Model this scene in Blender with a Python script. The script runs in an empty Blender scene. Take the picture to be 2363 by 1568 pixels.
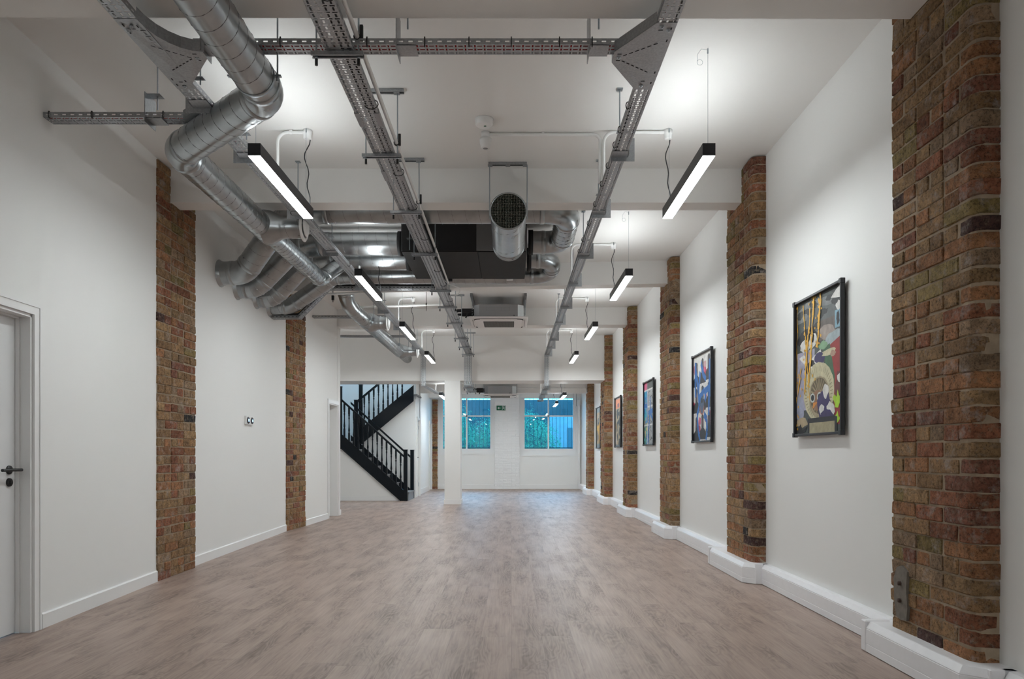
import bpy, math, random
from mathutils import Vector, Matrix
random.seed(7)
R = math.radians
SC = bpy.context.scene
COL = SC.collection

# ---------------------------------------------------------------- camera, sky, exposure
F, CX, CY, CH = 1640.0, 1180.0, 1047.0, 1.10       # focal length and vanishing point of the 2363x1568 frame, eye height
cam = bpy.data.cameras.new('camera')
cam.sensor_width = 36.0
cam.lens = F / 2363 * 36.0
cam.shift_x = (1181.5 - CX) / 2363
cam.shift_y = (CY - 784.0) / 2363
cam.clip_end = 200
camo = bpy.data.objects.new('camera', cam)
COL.objects.link(camo)
camo.location = (0, 0, CH)
camo.rotation_euler = (R(90), 0, 0)
SC.camera = camo
SC.view_settings.view_transform = 'Standard'
SC.view_settings.look = 'None'
SC.view_settings.gamma = 1
SC.view_settings.use_curve_mapping = False
SC.view_settings.exposure = 1.76
w = bpy.data.worlds.new('dusk_sky'); SC.world = w
w.use_nodes = True
bg = w.node_tree.nodes['Background']
bg.inputs['Color'].default_value = (0.10, 0.56, 1.0, 1)
bg.inputs['Strength'].default_value = 3.0
LAMP_DOWN, LAMP_UP = 25.0, 8.0

def at(px, py, Y):
    return ((px - CX) / F * Y, Y, CH + (CY - py) / F * Y)

# ---------------------------------------------------------------- materials
MATS = {}
def newmat(name):
    m = bpy.data.materials.new(name); m.use_nodes = True
    nt = m.node_tree
    return m, nt, nt.nodes['Principled BSDF']
def node(nt, t, **kw):
    n = nt.nodes.new(t)
    for k, v in kw.items():
        if k in n.inputs: n.inputs[k].default_value = v
        else: setattr(n, k, v)
    return n
def plain(name, rgb, rough=0.5, metal=0.0, bump=0.0, bscale=200, var=0.0, vscale=4):
    if name in MATS: return MATS[name]
    m, nt, b = newmat(name)
    b.inputs['Base Color'].default_value = (*rgb, 1)
    b.inputs['Roughness'].default_value = rough
    b.inputs['Metallic'].default_value = metal
    tc = node(nt, 'ShaderNodeTexCoord')
    if var:
        n = node(nt, 'ShaderNodeTexNoise'); n.inputs['Scale'].default_value = vscale; n.inputs['Detail'].default_value = 4
        nt.links.new(tc.outputs['Object'], n.inputs['Vector'])
        r = node(nt, 'ShaderNodeMapRange'); r.inputs['To Min'].default_value = 1 - var; r.inputs['To Max'].default_value = 1 + var
        nt.links.new(n.outputs['Fac'], r.inputs['Value'])
        mx = node(nt, 'ShaderNodeVectorMath', operation='SCALE'); mx.inputs[0].default_value = rgb
        nt.links.new(r.outputs['Result'], mx.inputs['Scale'])
        nt.links.new(mx.outputs['Vector'], b.inputs['Base Color'])
    if bump:
        n = node(nt, 'ShaderNodeTexNoise'); n.inputs['Scale'].default_value = bscale; n.inputs['Detail'].default_value = 3
        nt.links.new(tc.outputs['Object'], n.inputs['Vector'])
        bp = node(nt, 'ShaderNodeBump'); bp.inputs['Strength'].default_value = bump; bp.inputs['Distance'].default_value = 0.002
        nt.links.new(n.outputs['Fac'], bp.inputs['Height'])
        nt.links.new(bp.outputs['Normal'], b.inputs['Normal'])
    MATS[name] = m
    return m

def emit(name, rgb, s):
    if name in MATS: return MATS[name]
    m, nt, b = newmat(name)
    b.inputs['Base Color'].default_value = (.9, .9, .9, 1)
    b.inputs['Emission Color'].default_value = (*rgb, 1)
    b.inputs['Emission Strength'].default_value = s
    MATS[name] = m
    return m

def galv_mat(name, base, rough, spangle=9.0):
    m, nt, b = newmat(name)
    tc = node(nt, 'ShaderNodeTexCoord')
    v = node(nt, 'ShaderNodeTexNoise'); v.inputs['Scale'].default_value = spangle; v.inputs['Detail'].default_value = 2
    nt.links.new(tc.outputs['Object'], v.inputs['Vector'])
    r = node(nt, 'ShaderNodeMapRange'); r.inputs['From Min'].default_value = .3; r.inputs['From Max'].default_value = .7
    r.inputs['To Min'].default_value = .88; r.inputs['To Max'].default_value = 1.10
    nt.links.new(v.outputs['Fac'], r.inputs['Value'])
    mx = node(nt, 'ShaderNodeVectorMath', operation='SCALE'); mx.inputs[0].default_value = base
    nt.links.new(r.outputs['Result'], mx.inputs['Scale']); nt.links.new(mx.outputs['Vector'], b.inputs['Base Color'])
    r2 = node(nt, 'ShaderNodeMapRange'); r2.inputs['To Min'].default_value = rough - .03; r2.inputs['To Max'].default_value = rough + .05
    nt.links.new(v.outputs['Fac'], r2.inputs['Value']); nt.links.new(r2.outputs['Result'], b.inputs['Roughness'])
    b.inputs['Metallic'].default_value = 1.0
    MATS[name] = m
    return m

def brick_mat(name, painted=False):
    m, nt, b = newmat(name)
    tc = node(nt, 'ShaderNodeTexCoord')
    n1 = node(nt, 'ShaderNodeTexNoise'); n1.inputs['Scale'].default_value = 22; n1.inputs['Detail'].default_value = 8; n1.inputs['Roughness'].default_value = .7
    n2 = node(nt, 'ShaderNodeTexNoise'); n2.inputs['Scale'].default_value = 75; n2.inputs['Detail'].default_value = 6; n2.inputs['Roughness'].default_value = .8
    for n in (n1, n2): nt.links.new(tc.outputs['Object'], n.inputs['Vector'])
    if painted:
        b.inputs['Base Color'].default_value = (.82, .82, .82, 1)
        b.inputs['Roughness'].default_value = .5
    else:
        at_ = node(nt, 'ShaderNodeAttribute'); at_.attribute_name = 'brick_colour'
        r = node(nt, 'ShaderNodeMapRange'); r.inputs['From Min'].default_value = .3; r.inputs['From Max'].default_value = .7
        r.inputs['To Min'].default_value = .5; r.inputs['To Max'].default_value = 1.55
        nt.links.new(n1.outputs['Fac'], r.inputs['Value'])
        sc = node(nt, 'ShaderNodeVectorMath', operation='SCALE')
        nt.links.new(at_.outputs['Color'], sc.inputs[0]); nt.links.new(r.outputs['Result'], sc.inputs['Scale'])
        r3 = node(nt, 'ShaderNodeMapRange'); r3.inputs['From Min'].default_value = .38; r3.inputs['From Max'].default_value = .50
        r3.inputs['To Min'].default_value = .35; r3.inputs['To Max'].default_value = 1.0
        nt.links.new(n2.outputs['Fac'], r3.inputs['Value'])
        sc2 = node(nt, 'ShaderNodeVectorMath', operation='SCALE')
        nt.links.new(sc.outputs['Vector'], sc2.inputs[0]); nt.links.new(r3.outputs['Result'], sc2.inputs['Scale'])
        # leftover flecks of old paint and lime
        n3 = node(nt, 'ShaderNodeTexNoise'); n3.inputs['Scale'].default_value = 9; n3.inputs['Detail'].default_value = 9; n3.inputs['Roughness'].default_value = .75
        nt.links.new(tc.outputs['Object'], n3.inputs['Vector'])
        cr = node(nt, 'ShaderNodeMapRange'); cr.inputs['From Min'].default_value = .54; cr.inputs['From Max'].default_value = .70
        cr.inputs['To Max'].default_value = .75
        nt.links.new(n3.outputs['Fac'], cr.inputs['Value'])
        mix = node(nt, 'ShaderNodeMix', data_type='RGBA'); mix.inputs['B'].default_value = (.52, .46, .42, 1)
        nt.links.new(cr.outputs['Result'], mix.inputs['Factor']); nt.links.new(sc2.outputs['Vector'], mix.inputs['A'])
        # mortar smeared over the brick faces
        n4 = node(nt, 'ShaderNodeTexNoise'); n4.inputs['Scale'].default_value = 34; n4.inputs['Detail'].default_value = 7; n4.inputs['Roughness'].default_value = .7
        nt.links.new(tc.outputs['Object'], n4.inputs['Vector'])
        c4 = node(nt, 'ShaderNodeMapRange'); c4.inputs['From Min'].default_value = .52; c4.inputs['From Max'].default_value = .66; c4.inputs['To Max'].default_value = .65
        nt.links.new(n4.outputs['Fac'], c4.inputs['Value'])
        mix2 = node(nt, 'ShaderNodeMix', data_type='RGBA'); mix2.inputs['B'].default_value = (.30, .225, .155, 1)
        nt.links.new(c4.outputs['Result'], mix2.inputs['Factor']); nt.links.new(mix.outputs['Result'], mix2.inputs['A'])
        nt.links.new(mix2.outputs['Result'], b.inputs['Base Color'])
        b.inputs['Specular IOR Level'].default_value = .2
        b.inputs['Roughness'].default_value = .85
    ad = node(nt, 'ShaderNodeMath', operation='ADD')
    nt.links.new(n1.outputs['Fac'], ad.inputs[0]); nt.links.new(n2.outputs['Fac'], ad.inputs[1])
    bp = node(nt, 'ShaderNodeBump'); bp.inputs['Strength'].default_value = .6 if painted else 1.0; bp.inputs['Distance'].default_value = .012
    nt.links.new(ad.outputs[0], bp.inputs['Height']); nt.links.new(bp.outputs['Normal'], b.inputs['Normal'])
    MATS[name] = m
    return m

def floor_mat():
    m, nt, b = newmat('oak_vinyl_planks')
    L = nt.links.new
    tc = node(nt, 'ShaderNodeTexCoord')
    sep = node(nt, 'ShaderNodeSeparateXYZ'); L(tc.outputs['Object'], sep.inputs[0])
    def math_(op, a, b_=None, c=None):
        n = node(nt, 'ShaderNodeMath', operation=op)
        for i, v in enumerate((a, b_, c)):
            if v is None: continue
            if isinstance(v, (int, float)): n.inputs[i].default_value = v
            else: L(v, n.inputs[i])
        return n.outputs[0]
    PW, PL = .182, 1.5
    u = math_('DIVIDE', sep.outputs['X'], PW)
    iu = math_('FLOOR', u)
    wn = node(nt, 'ShaderNodeTexWhiteNoise', noise_dimensions='1D'); L(iu, wn.inputs['W'])
    vv = math_('ADD', math_('DIVIDE', sep.outputs['Y'], PL), wn.outputs['Value'])
    iv = math_('FLOOR', vv)
    cmb = node(nt, 'ShaderNodeCombineXYZ'); L(iu, cmb.inputs[0]); L(iv, cmb.inputs[1])
    wn2 = node(nt, 'ShaderNodeTexWhiteNoise', noise_dimensions='2D'); L(cmb.outputs[0], wn2.inputs['Vector'])
    # grain coordinates: shifted per plank, stretched along the plank
    off = node(nt, 'ShaderNodeVectorMath', operation='SCALE'); off.inputs['Scale'].default_value = 40; L(wn2.outputs['Color'], off.inputs[0])
    add = node(nt, 'ShaderNodeVectorMath', operation='ADD'); L(tc.outputs['Object'], add.inputs[0]); L(off.outputs['Vector'], add.inputs[1])
    mp = node(nt, 'ShaderNodeMapping'); mp.inputs['Scale'].default_value = (4.2, .9, 1); L(add.outputs['Vector'], mp.inputs['Vector'])
    n1 = node(nt, 'ShaderNodeTexNoise'); n1.inputs['Scale'].default_value = 1.3; n1.inputs['Detail'].default_value = 3; n1.inputs['Distortion'].default_value = .3
    L(mp.outputs['Vector'], n1.inputs['Vector'])
    rings = math_('FRACT', math_('MULTIPLY', n1.outputs['Fac'], 20))
    tri = math_('ABSOLUTE', math_('SUBTRACT', rings, .5))
    mp2 = node(nt, 'ShaderNodeMapping'); mp2.inputs['Scale'].default_value = (90, 3.5, 1); L(add.outputs['Vector'], mp2.inputs['Vector'])
    n2 = node(nt, 'ShaderNodeTexNoise'); n2.inputs['Scale'].default_value = 1.0; n2.inputs['Detail'].default_value = 4; L(mp2.outputs['Vector'], n2.inputs['Vector'])
    mp3 = node(nt, 'ShaderNodeMapping'); mp3.inputs['Scale'].default_value = (7, 1.6, 1); L(add.outputs['Vector'], mp3.inputs['Vector'])
    n3 = node(nt, 'ShaderNodeTexNoise'); n3.inputs['Scale'].default_value = 1.0; n3.inputs['Detail'].default_value = 3; L(mp3.outputs['Vector'], n3.inputs['Vector'])
    # rings only show where n3 is high
    rm = node(nt, 'ShaderNodeMapRange'); rm.inputs['From Min'].default_value = .40; rm.inputs['From Max'].default_value = .62; L(n3.outputs['Fac'], rm.inputs['Value'])
    ringv = math_('MULTIPLY', math_('SUBTRACT', tri, .25), math_('MULTIPLY', rm.outputs['Result'], .42))
    t = math_('ADD', math_('ADD', ringv, math_('MULTIPLY', math_('SUBTRACT', n2.outputs['Fac'], .5), .50)), math_('MULTIPLY', math_('SUBTRACT', .5, n3.outputs['Fac']), .62))
    t = math_('ADD', t, math_('MULTIPLY', math_('SUBTRACT', wn2.outputs['Value'], .5), .09))
    t = math_('ADD', t, .5)
    ramp = node(nt, 'ShaderNodeValToRGB')
    e = ramp.color_ramp.elements
    e[0].position = .2; e[0].color = (.160, .116, .095, 1)
    e[1].position = .78; e[1].color = (.445, .345, .285, 1)
    k = ramp.color_ramp.elements.new(.5); k.color = (.335, .247, .206, 1)
    L(t, ramp.inputs[0])
    # joints
    fu = math_('FRACT', u); fv = math_('FRACT', vv)
    ju = math_('LESS_THAN', fu, .009); jv = math_('LESS_THAN', fv, .0018)
    j = math_('MAXIMUM', ju, jv)
    mix = node(nt, 'ShaderNodeMix', data_type='RGBA'); mix.inputs['B'].default_value = (.10, .075, .065, 1)
    L(math_('MULTIPLY', j, .4), mix.inputs['Factor']); L(ramp.outputs['Color'], mix.inputs['A'])
    L(mix.outputs['Result'], b.inputs['Base Color'])
    rr = node(nt, 'ShaderNodeMapRange'); rr.inputs['To Min'].default_value = .36; rr.inputs['To Max'].default_value = .56
    L(n3.outputs['Fac'], rr.inputs['Value']); L(rr.outputs['Result'], b.inputs['Roughness'])
    bp = node(nt, 'ShaderNodeBump'); bp.inputs['Strength'].default_value = .12; bp.inputs['Distance'].default_value = .0015
    L(n2.outputs['Fac'], bp.inputs['Height']); L(bp.outputs['Normal'], b.inputs['Normal'])
    return m

def glass_mat():
    m, nt, b = newmat('window_glass')
    out = nt.nodes['Material Output']
    tr = node(nt, 'ShaderNodeBsdfTransparent'); tr.inputs['Color'].default_value = (.86, .95, .98, 1)
    gl = node(nt, 'ShaderNodeBsdfGlossy'); gl.inputs['Roughness'].default_value = .01
    fr = node(nt, 'ShaderNodeFresnel'); fr.inputs['IOR'].default_value = 1.36
    mx = node(nt, 'ShaderNodeMixShader')
    nt.links.new(fr.outputs[0], mx.inputs[0]); nt.links.new(tr.outputs[0], mx.inputs[1]); nt.links.new(gl.outputs[0], mx.inputs[2])
    nt.links.new(mx.outputs[0], out.inputs['Surface'])
    return m

M_WALL = plain('white_wall_paint', (.80, .80, .785), .55, bump=.05, bscale=120)
M_CEIL = plain('white_ceiling_paint', (.80, .79, .77), .6, bump=.04, bscale=120)
M_WOOD = plain('white_gloss_joinery', (.80, .80, .795), .33)
M_DOOR = plain('white_door_paint', (.76, .765, .77), .35)
M_PVC = plain('white_pvc', (.83, .83, .85), .35, var=.05, vscale=18)
M_PLAST = plain('white_plastic', (.8, .8, .79), .4)
M_BLACK = plain('black_powder_coat', (.012, .013, .017), .38)
M_BLKPL = plain('black_plastic', (.012, .012, .013), .45)
M_CABLE = plain('black_cable', (.01, .011, .013), .5)
M_FOAM = plain('black_insulation', (.010, .010, .011), .75, bump=.3, bscale=60, var=.3, vscale=12)
M_FOAM2 = plain('charcoal_insulation', (.012, .012, .012), .8, bump=.3, bscale=50, var=.35, vscale=9)
M_RED = plain('red_cable', (.42, .01, .012), .4)
M_GALV = galv_mat('galvanised_duct', (.37, .39, .40), .28)
M_GALV2 = galv_mat('galvanised_tray', (.38, .395, .41), .42, 90)
M_SEAM = galv_mat('duct_seam', (.25, .25, .25), .4)
M_ZINC = plain('zinc_rod', (.38, .42, .45), .35, 1.0)
M_GREYP = plain('grey_coated_panel', (.16, .16, .165), .5)
M_STEELP = plain('pale_steel_casing', (.30, .30, .31), .45, .5)
M_STEELL = plain('bright_steel_casing', (.62, .65, .66), .4, .6)
M_ACPAN = plain('white_grille_panel', (.74, .71, .69), .4)
M_DARK = plain('dark_void', (.012, .012, .012), .9)
M_STAIR = plain('midnight_blue_gloss_paint', (.0035, .0065, .010), .35)
M_STAIR.node_tree.nodes['Principled BSDF'].inputs['Specular IOR Level'].default_value = .25
M_TREAD = plain('stair_tread', (.20, .205, .215), .5)
M_FLOOR = floor_mat()
M_BRICK = brick_mat('stock_brick')
M_WBRICK = brick_mat('painted_white_brick', True)
M_MORT = plain('lime_mortar', (.32, .245, .17), .95, bump=1.0, bscale=70, var=.45, vscale=20)
M_WMORT = plain('painted_mortar', (.80, .80, .80), .6, bump=.3, bscale=60)
M_GLASS = glass_mat()
M_DIFF = emit('lit_diffuser', (.93, .985, 1.0), LAMP_DOWN)
M_UP = emit('lit_uplight', (.93, .985, 1.0), LAMP_UP)

# ---------------------------------------------------------------- mesh builder
class MB:
    def __init__(s): s.v = []; s.f = []; s.m = []; s.sm = []; s.c = None
    def add(s, vs, fs, mi=0, smooth=False):
        o = len(s.v); s.v += [tuple(p) for p in vs]
        for f in fs: s.f.append(tuple(i + o for i in f)); s.m.append(mi); s.sm.append(smooth)
    def box(s, a, b, mi=0, M=None):
        x0, x1 = sorted((a[0], b[0])); y0, y1 = sorted((a[1], b[1])); z0, z1 = sorted((a[2], b[2]))
        vs = [Vector(p) for p in ((x0,y0,z0),(x1,y0,z0),(x1,y1,z0),(x0,y1,z0),(x0,y0,z1),(x1,y0,z1),(x1,y1,z1),(x0,y1,z1))]
        if M: vs = [M @ p for p in vs]
        s.add(vs, [(3,2,1,0),(4,5,6,7),(0,1,5,4),(1,2,6,5),(2,3,7,6),(3,0,4,7)], mi)
        return s
    def bbox(s, a, b, c=.004, mi=0, M=None):
        """box with chamfered edges"""
        x0, x1 = sorted((a[0], b[0])); y0, y1 = sorted((a[1], b[1])); z0, z1 = sorted((a[2], b[2]))
        c = min(c, (x1-x0)*.45, (y1-y0)*.45, (z1-z0)*.45)
        poly = [(x0+c,y0),(x1-c,y0),(x1,y0+c),(x1,y1-c),(x1-c,y1),(x0+c,y1),(x0,y1-c),(x0,y0+c)]
        ins = [(x0+c,y0+c),(x1-c,y0+c),(x1-c,y0+c),(x1-c,y1-c),(x1-c,y1-c),(x0+c,y1-c),(x0+c,y1-c),(x0+c,y0+c)]
        vs = []
        for z, pl in ((z0, ins), (z0+c, poly), (z1-c, poly), (z1, ins)):
            vs += [Vector((p[0], p[1], z)) for p in pl]
        if M: vs = [M @ p for p in vs]
        fs = []
        for k in range(3):
            for i in range(8):
                j = (i+1) % 8
                fs.append((k*8+i, k*8+j, (k+1)*8+j, (k+1)*8+i))
        fs.append(tuple(range(7, -1, -1))); fs.append(tuple(range(24, 32)))
        s.add(vs, fs, mi); return s
    def hexa(s, p, mi=0):
        s.add(p, [(3,2,1,0),(4,5,6,7),(0,1,5,4),(1,2,6,5),(2,3,7,6),(3,0,4,7)], mi); return s
    def prism(s, poly, ext, mi=0, smooth=False):
        """closed polygon of 3D points extruded by vector ext"""
        n = len(poly); e = Vector(ext)
        vs = [Vector(p) for p in poly] + [Vector(p) + e for p in poly]
        fs = [tuple(range(n-1, -1, -1)), tuple(range(n, 2*n))] + [(i, (i+1) % n, n+(i+1) % n, n+i) for i in range(n)]
        s.add(vs, fs, mi, smooth); return s
    def tube(s, pts, r, n=12, mi=0, caps=True, smooth=True):
        pts = [Vector(p) for p in pts]; N = len(pts)
        rs = r if isinstance(r, (list, tuple)) else [r]*N
        tang = []
        for i in range(N):
            a = pts[max(i-1, 0)]; b = pts[min(i+1, N-1)]
            tang.append((b-a).normalized())
        ref = Vector((0,0,1)) if abs(tang[0].z) < .9 else Vector((0,1,0))
        u = tang[0].cross(ref).normalized()
        vs = []
        for i in range(N):
            u = (u - tang[i]*u.dot(tang[i])).normalized(); v = tang[i].cross(u)
            for k in range(n):
                t = 2*math.pi*k/n
                vs.append(pts[i] + (u*math.cos(t) + v*math.sin(t))*rs[i])
        fs = []
        for i in range(N-1):
            for k in range(n):
                k2 = (k+1) % n
                fs.append((i*n+k, i*n+k2, (i+1)*n+k2, (i+1)*n+k))
        s.add(vs, fs, mi, smooth)
        if caps:
            s.add(vs[:n], [tuple(range(n-1, -1, -1))], mi); s.add(vs[-n:], [tuple(range(n))], mi)
        return s
    def lathe(s, prof, org, axis, n=24, mi=0, smooth=True):
        """prof = [(radius, distance along axis)]"""
        org = Vector(org); ax = Vector(axis).normalized()
        ref = Vector((0,0,1)) if abs(ax.z) < .9 else Vector((1,0,0))
        u = ax.cross(ref).normalized(); v = ax.cross(u)
        vs = []
        for r, d in prof:
            for k in range(n):
                t = 2*math.pi*k/n
                vs.append(org + ax*d + (u*math.cos(t)+v*math.sin(t))*max(r, 1e-5))
        fs = []
        for i in range(len(prof)-1):
            for k in range(n):
                k2 = (k+1) % n
                fs.append((i*n+k, i*n+k2, (i+1)*n+k2, (i+1)*n+k))
        s.add(vs, fs, mi, smooth)
        return s
    def build(s, name, mats, parent=None, tagd=None):
        me = bpy.data.meshes.new(name)
        off = Vector((0,0,0))
        p = parent
        while p is not None: off += Vector(p.location); p = p.parent
        me.from_pydata([tuple(Vector(q)-off) for q in s.v], [], s.f)
        if not isinstance(mats, (list, tuple)): mats = [mats]
        for m in mats: me.materials.append(m)
        me.polygons.foreach_set('material_index', s.m)
        me.polygons.foreach_set('use_smooth', s.sm)
        if s.c:
            ca = me.color_attributes.new('brick_colour', 'FLOAT_COLOR', 'POINT')
            for i, c in enumerate(s.c): ca.data[i].color = (*c, 1)
        me.update()
        o = bpy.data.objects.new(name, me)
        COL.objects.link(o); o.parent = parent
        return o

def thing(name, label, cat, loc=(0,0,0), group=None):
    o = bpy.data.objects.new(name, None); COL.objects.link(o)
    o.location = loc; o.empty_display_size = .1
    o['label'] = label; o['category'] = cat
    if group: o['group'] = group
    return o
def tag(o, label, cat, group=None, kind=None):
    o['label'] = label; o['category'] = cat
    if group: o['group'] = group
    if kind: o['kind'] = kind
    return o
def struct(name, mb, mats, label=None, parent=None):
    o = mb.build(name, mats, parent)
    if parent is None: o['kind'] = 'structure'
    if label: o['label'] = label
    return o
def center_origin(o):
    """move a single-mesh thing's origin to its own place"""
    me = o.data; xs = [v.co for v in me.vertices]
    c = Vector((sum(p.x for p in xs), sum(p.y for p in xs), 0))/len(xs); c.z = min(p.z for p in xs)
    me.transform(Matrix.Translation(-c)); o.location = c
    return o
def dup(root, loc, label, group=None):
    r = root.copy(); COL.objects.link(r); r.location = loc; r['label'] = label
    if group: r['group'] = group
    for ch in list(root.children):
        c = ch.copy(); COL.objects.link(c); c.parent = r
        for g in list(ch.children):
            d = g.copy(); COL.objects.link(d); d.parent = c
    return r
def fillet(pts, rad, n=6):
    """round the inner corners of a polyline; returns points and the straight spans"""
    P = [Vector(p) for p in pts]; out = [P[0]]; spans = []; last = P[0]
    for i in range(1, len(P)-1):
        a = (P[i-1]-P[i]); b = (P[i+1]-P[i]); la, lb = a.length, b.length
        a.normalize(); b.normalize()
        ang = a.angle(b)
        if ang > math.pi - .02: out.append(P[i]); continue
        rr = rad[i] if isinstance(rad, dict) else rad
        d = min(rr/math.tan(ang/2), la*.49, lb*.49); rr = d*math.tan(ang/2)
        s_, e_ = P[i]+a*d, P[i]+b*d
        c = P[i] + (a+b).normalized()*(rr/math.sin(ang/2))
        v0 = s_-c; v1 = e_-c; th = v0.angle(v1)
        spans.append((last, s_)); last = e_
        for k in range(n+1):
            t = k/n
            out.append(c + (v0*math.sin((1-t)*th) + v1*math.sin(t*th))/math.sin(th))
    out.append(P[-1]); spans.append((last, P[-1]))
    return out, spans

# ---------------------------------------------------------------- the room shell
ZC = 3.64        # ceiling of the long hall
ZL = 2.94        # lower ceiling beyond the deep beam
XW = 2.165       # right wall
YB = 22.0        # end wall
LEFT = [(-3, -2.70), (4.46, -2.955), (6.05, -3.045), (6.97, -3.105), (10.06, -3.19), (10.7, -3.125), (12.73, -3.065)]
def xl(y):
    for (a, xa), (b, xb) in zip(LEFT, LEFT[1:]):
        if y <= b: return xa + (xb-xa)*(y-a)/(b-a)
    return LEFT[-1][1]

mb = MB(); mb.box((-6.2, -3.2, -.1), (2.4, 22.2, 0)); struct('floor', mb, M_FLOOR, 'grey-brown oak plank floor running the length of the hall')
mb = MB(); mb.box((-6.2, -3.2, ZC), (2.4, 16.0, ZC+.15)); struct('ceiling', mb, M_CEIL, 'white ceiling of the long hall')
mb = MB(); mb.box((-2.45, 15.9, ZL), (2.4, 22.2, ZL+.15)); struct('ceiling_far', mb, M_CEIL, 'lower white ceiling beyond the deep beam')
mb = MB(); mb.box((XW, -3.2, 0), (XW+.2, 22.2, ZC+.1)); struct('wall_right', mb, M_WALL, 'long white wall with brick piers and framed pictures')
mb = MB(); mb.box((-3.4, -3.2, 0), (2.4, -3.0, ZC+.1)); struct('wall_front', mb, M_WALL)

D1a, D1b, D2a, D2b, ZD = 3.58, 4.385, 11.98, 12.58, 1.965
mb = MB()
def lw(y0, y1, z0, z1):
    n = [y0] + [y for y, _ in LEFT if y0 < y < y1] + [y1]
    for a, b in zip(n, n[1:]):
        mb.hexa([(xl(a)-.2, a, z0), (xl(a), a, z0), (xl(b), b, z0), (xl(b)-.2, b, z0),
                 (xl(a)-.2, a, z1), (xl(a), a, z1), (xl(b), b, z1), (xl(b)-.2, b, z1)])
lw(-3, D1a, 0, ZC); lw(D1a, D1b, ZD, ZC); lw(D1b, D2a, 0, ZC); lw(D2a, D2b, ZD, ZC); lw(D2b, 12.73, 0, ZC)
struct('wall_left', mb, M_WALL, 'white wall with two exposed brick piers and two doors')

# end wall with two window openings
WL, WR = (-2.28, -.515), (.25, 2.06)
GL, GR = (-2.12, -.657), (.413, 1.914)
ZW1 = 2.82
mb = MB()
mb.box((-2.6, YB, ZW1), (XW+.2, YB+.35, ZL+.2))
mb.box((-2.6, YB, 0), (WL[0], YB+.35, ZW1)); mb.box((WL[1], YB, 0), (WR[0], YB+.35, ZW1)); mb.box((WR[1], YB, 0), (XW+.2, YB+.35, ZW1))
mb.box((WL[0], YB, 0), (WL[1], YB+.35, 1.09)); mb.box((WR[0], YB, 0), (WR[1], YB+.35, 1.03))
struct('wall_end', mb, M_WALL, 'white end wall with two tall barred windows')
mb = MB()
for (a, b) in ((-2.28, -.53), (.265, 2.02)):
    mb.box((a, YB-.018, 0), (b, YB, .14)); mb.prism([(a, YB-.018, .14), (a, YB-.006, .15), (a, YB, .15), (a, YB, .14)], (b-a, 0, 0))
struct('baseboard_end', mb, M_WOOD)

# windows
def window(n, W, G, zs, mull):
    root = MB()
    y0, y1 = YB+.10, YB+.17
    zb, zt, ztr = 1.244, 2.81, 2.262
    root.box((W[0], y0, zs-.01), (G[0], y1, ZW1)); root.box((G[1], y0, zs-.01), (W[1], y1, ZW1))
    root.box((G[0], y0, zs-.01), (G[1], y1, zb)); root.box((G[0], y0, zt), (G[1], y1, ZW1))
    # stepped jamb linings
    root.box((W[0], YB+.03, zs), (W[0]+.06, y0, ZW1)); root.box((W[1]-.06, YB+.03, zs), (W[1], y0, ZW1))
    root.box((W[0], YB-.02, zs-.02), (W[1], y0, zs+.015))
    o = struct('window_%d' % n, root, M_WOOD, 'tall white painted window')
    m2 = MB()
    m2.box((mull-.022, y0-.005, zb), (mull+.022, y1, zt)); m2.box((G[0], y0-.005, ztr-.02), (G[1], y1, ztr+.02))
    m2.build('glazing_bar', M_WOOD, o)
    g = MB(); g.box((G[0], y1-.03, zb), (G[1], y1-.024, zt)); g.build('glass', M_GLASS, o)
window(1, WL, GL, 1.09, -1.388); window(2, WR, GR, 1.03, 1.151)

# beams
def beam(name, yl, yr, t, zb, zt=ZC, x0=-3.4, x1=XW+.05, label=None):
    mb = MB()
    def yy(x): return yl + (yr-yl)*(x-(-3.1))/(2.05+3.1)
    a, b = yy(x0), yy(x1)
    mb.hexa([(x0, a, zb), (x1, b, zb), (x1, b+t, zb), (x0, a+t, zb), (x0, a, zt+.02), (x1, b, zt+.02), (x1, b+t, zt+.02), (x0, a+t, zt+.02)])
    struct(name, mb, M_CEIL, label)
ZB = CH + 2.235
beam('trim_1', 3.44, 3.455, .2, ZB, label='boxed white ceiling beam at the top edge of the view')
beam('trim_2', 6.33, 6.33, .20, ZB, label='boxed white ceiling beam on the second pair of piers')
beam('trim_3', 9.78, 9.34, .20, ZB, label='skewed white ceiling beam behind the air handling unit')
beam('trim_4', 12.52, 12.33, .31, ZB, x0=-6.2, label='white ceiling beam behind the first ceiling cassette')
beam('trim_5', 15.42, 15.26, .76, CH+1.573, x0=-6.2, x1=2.002, label='deep white beam where the hall ceiling drops')
beam('trim_6', 18.8, 18.8, .2, CH+1.602, ZL, x0=-2.45, label='small white beam before the end windows')
mb = MB(); mb.box((-2.47, YB-.75, 2.77), (-2.1, YB, 2.93)); struct('trim_7', mb, M_CEIL)

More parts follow.
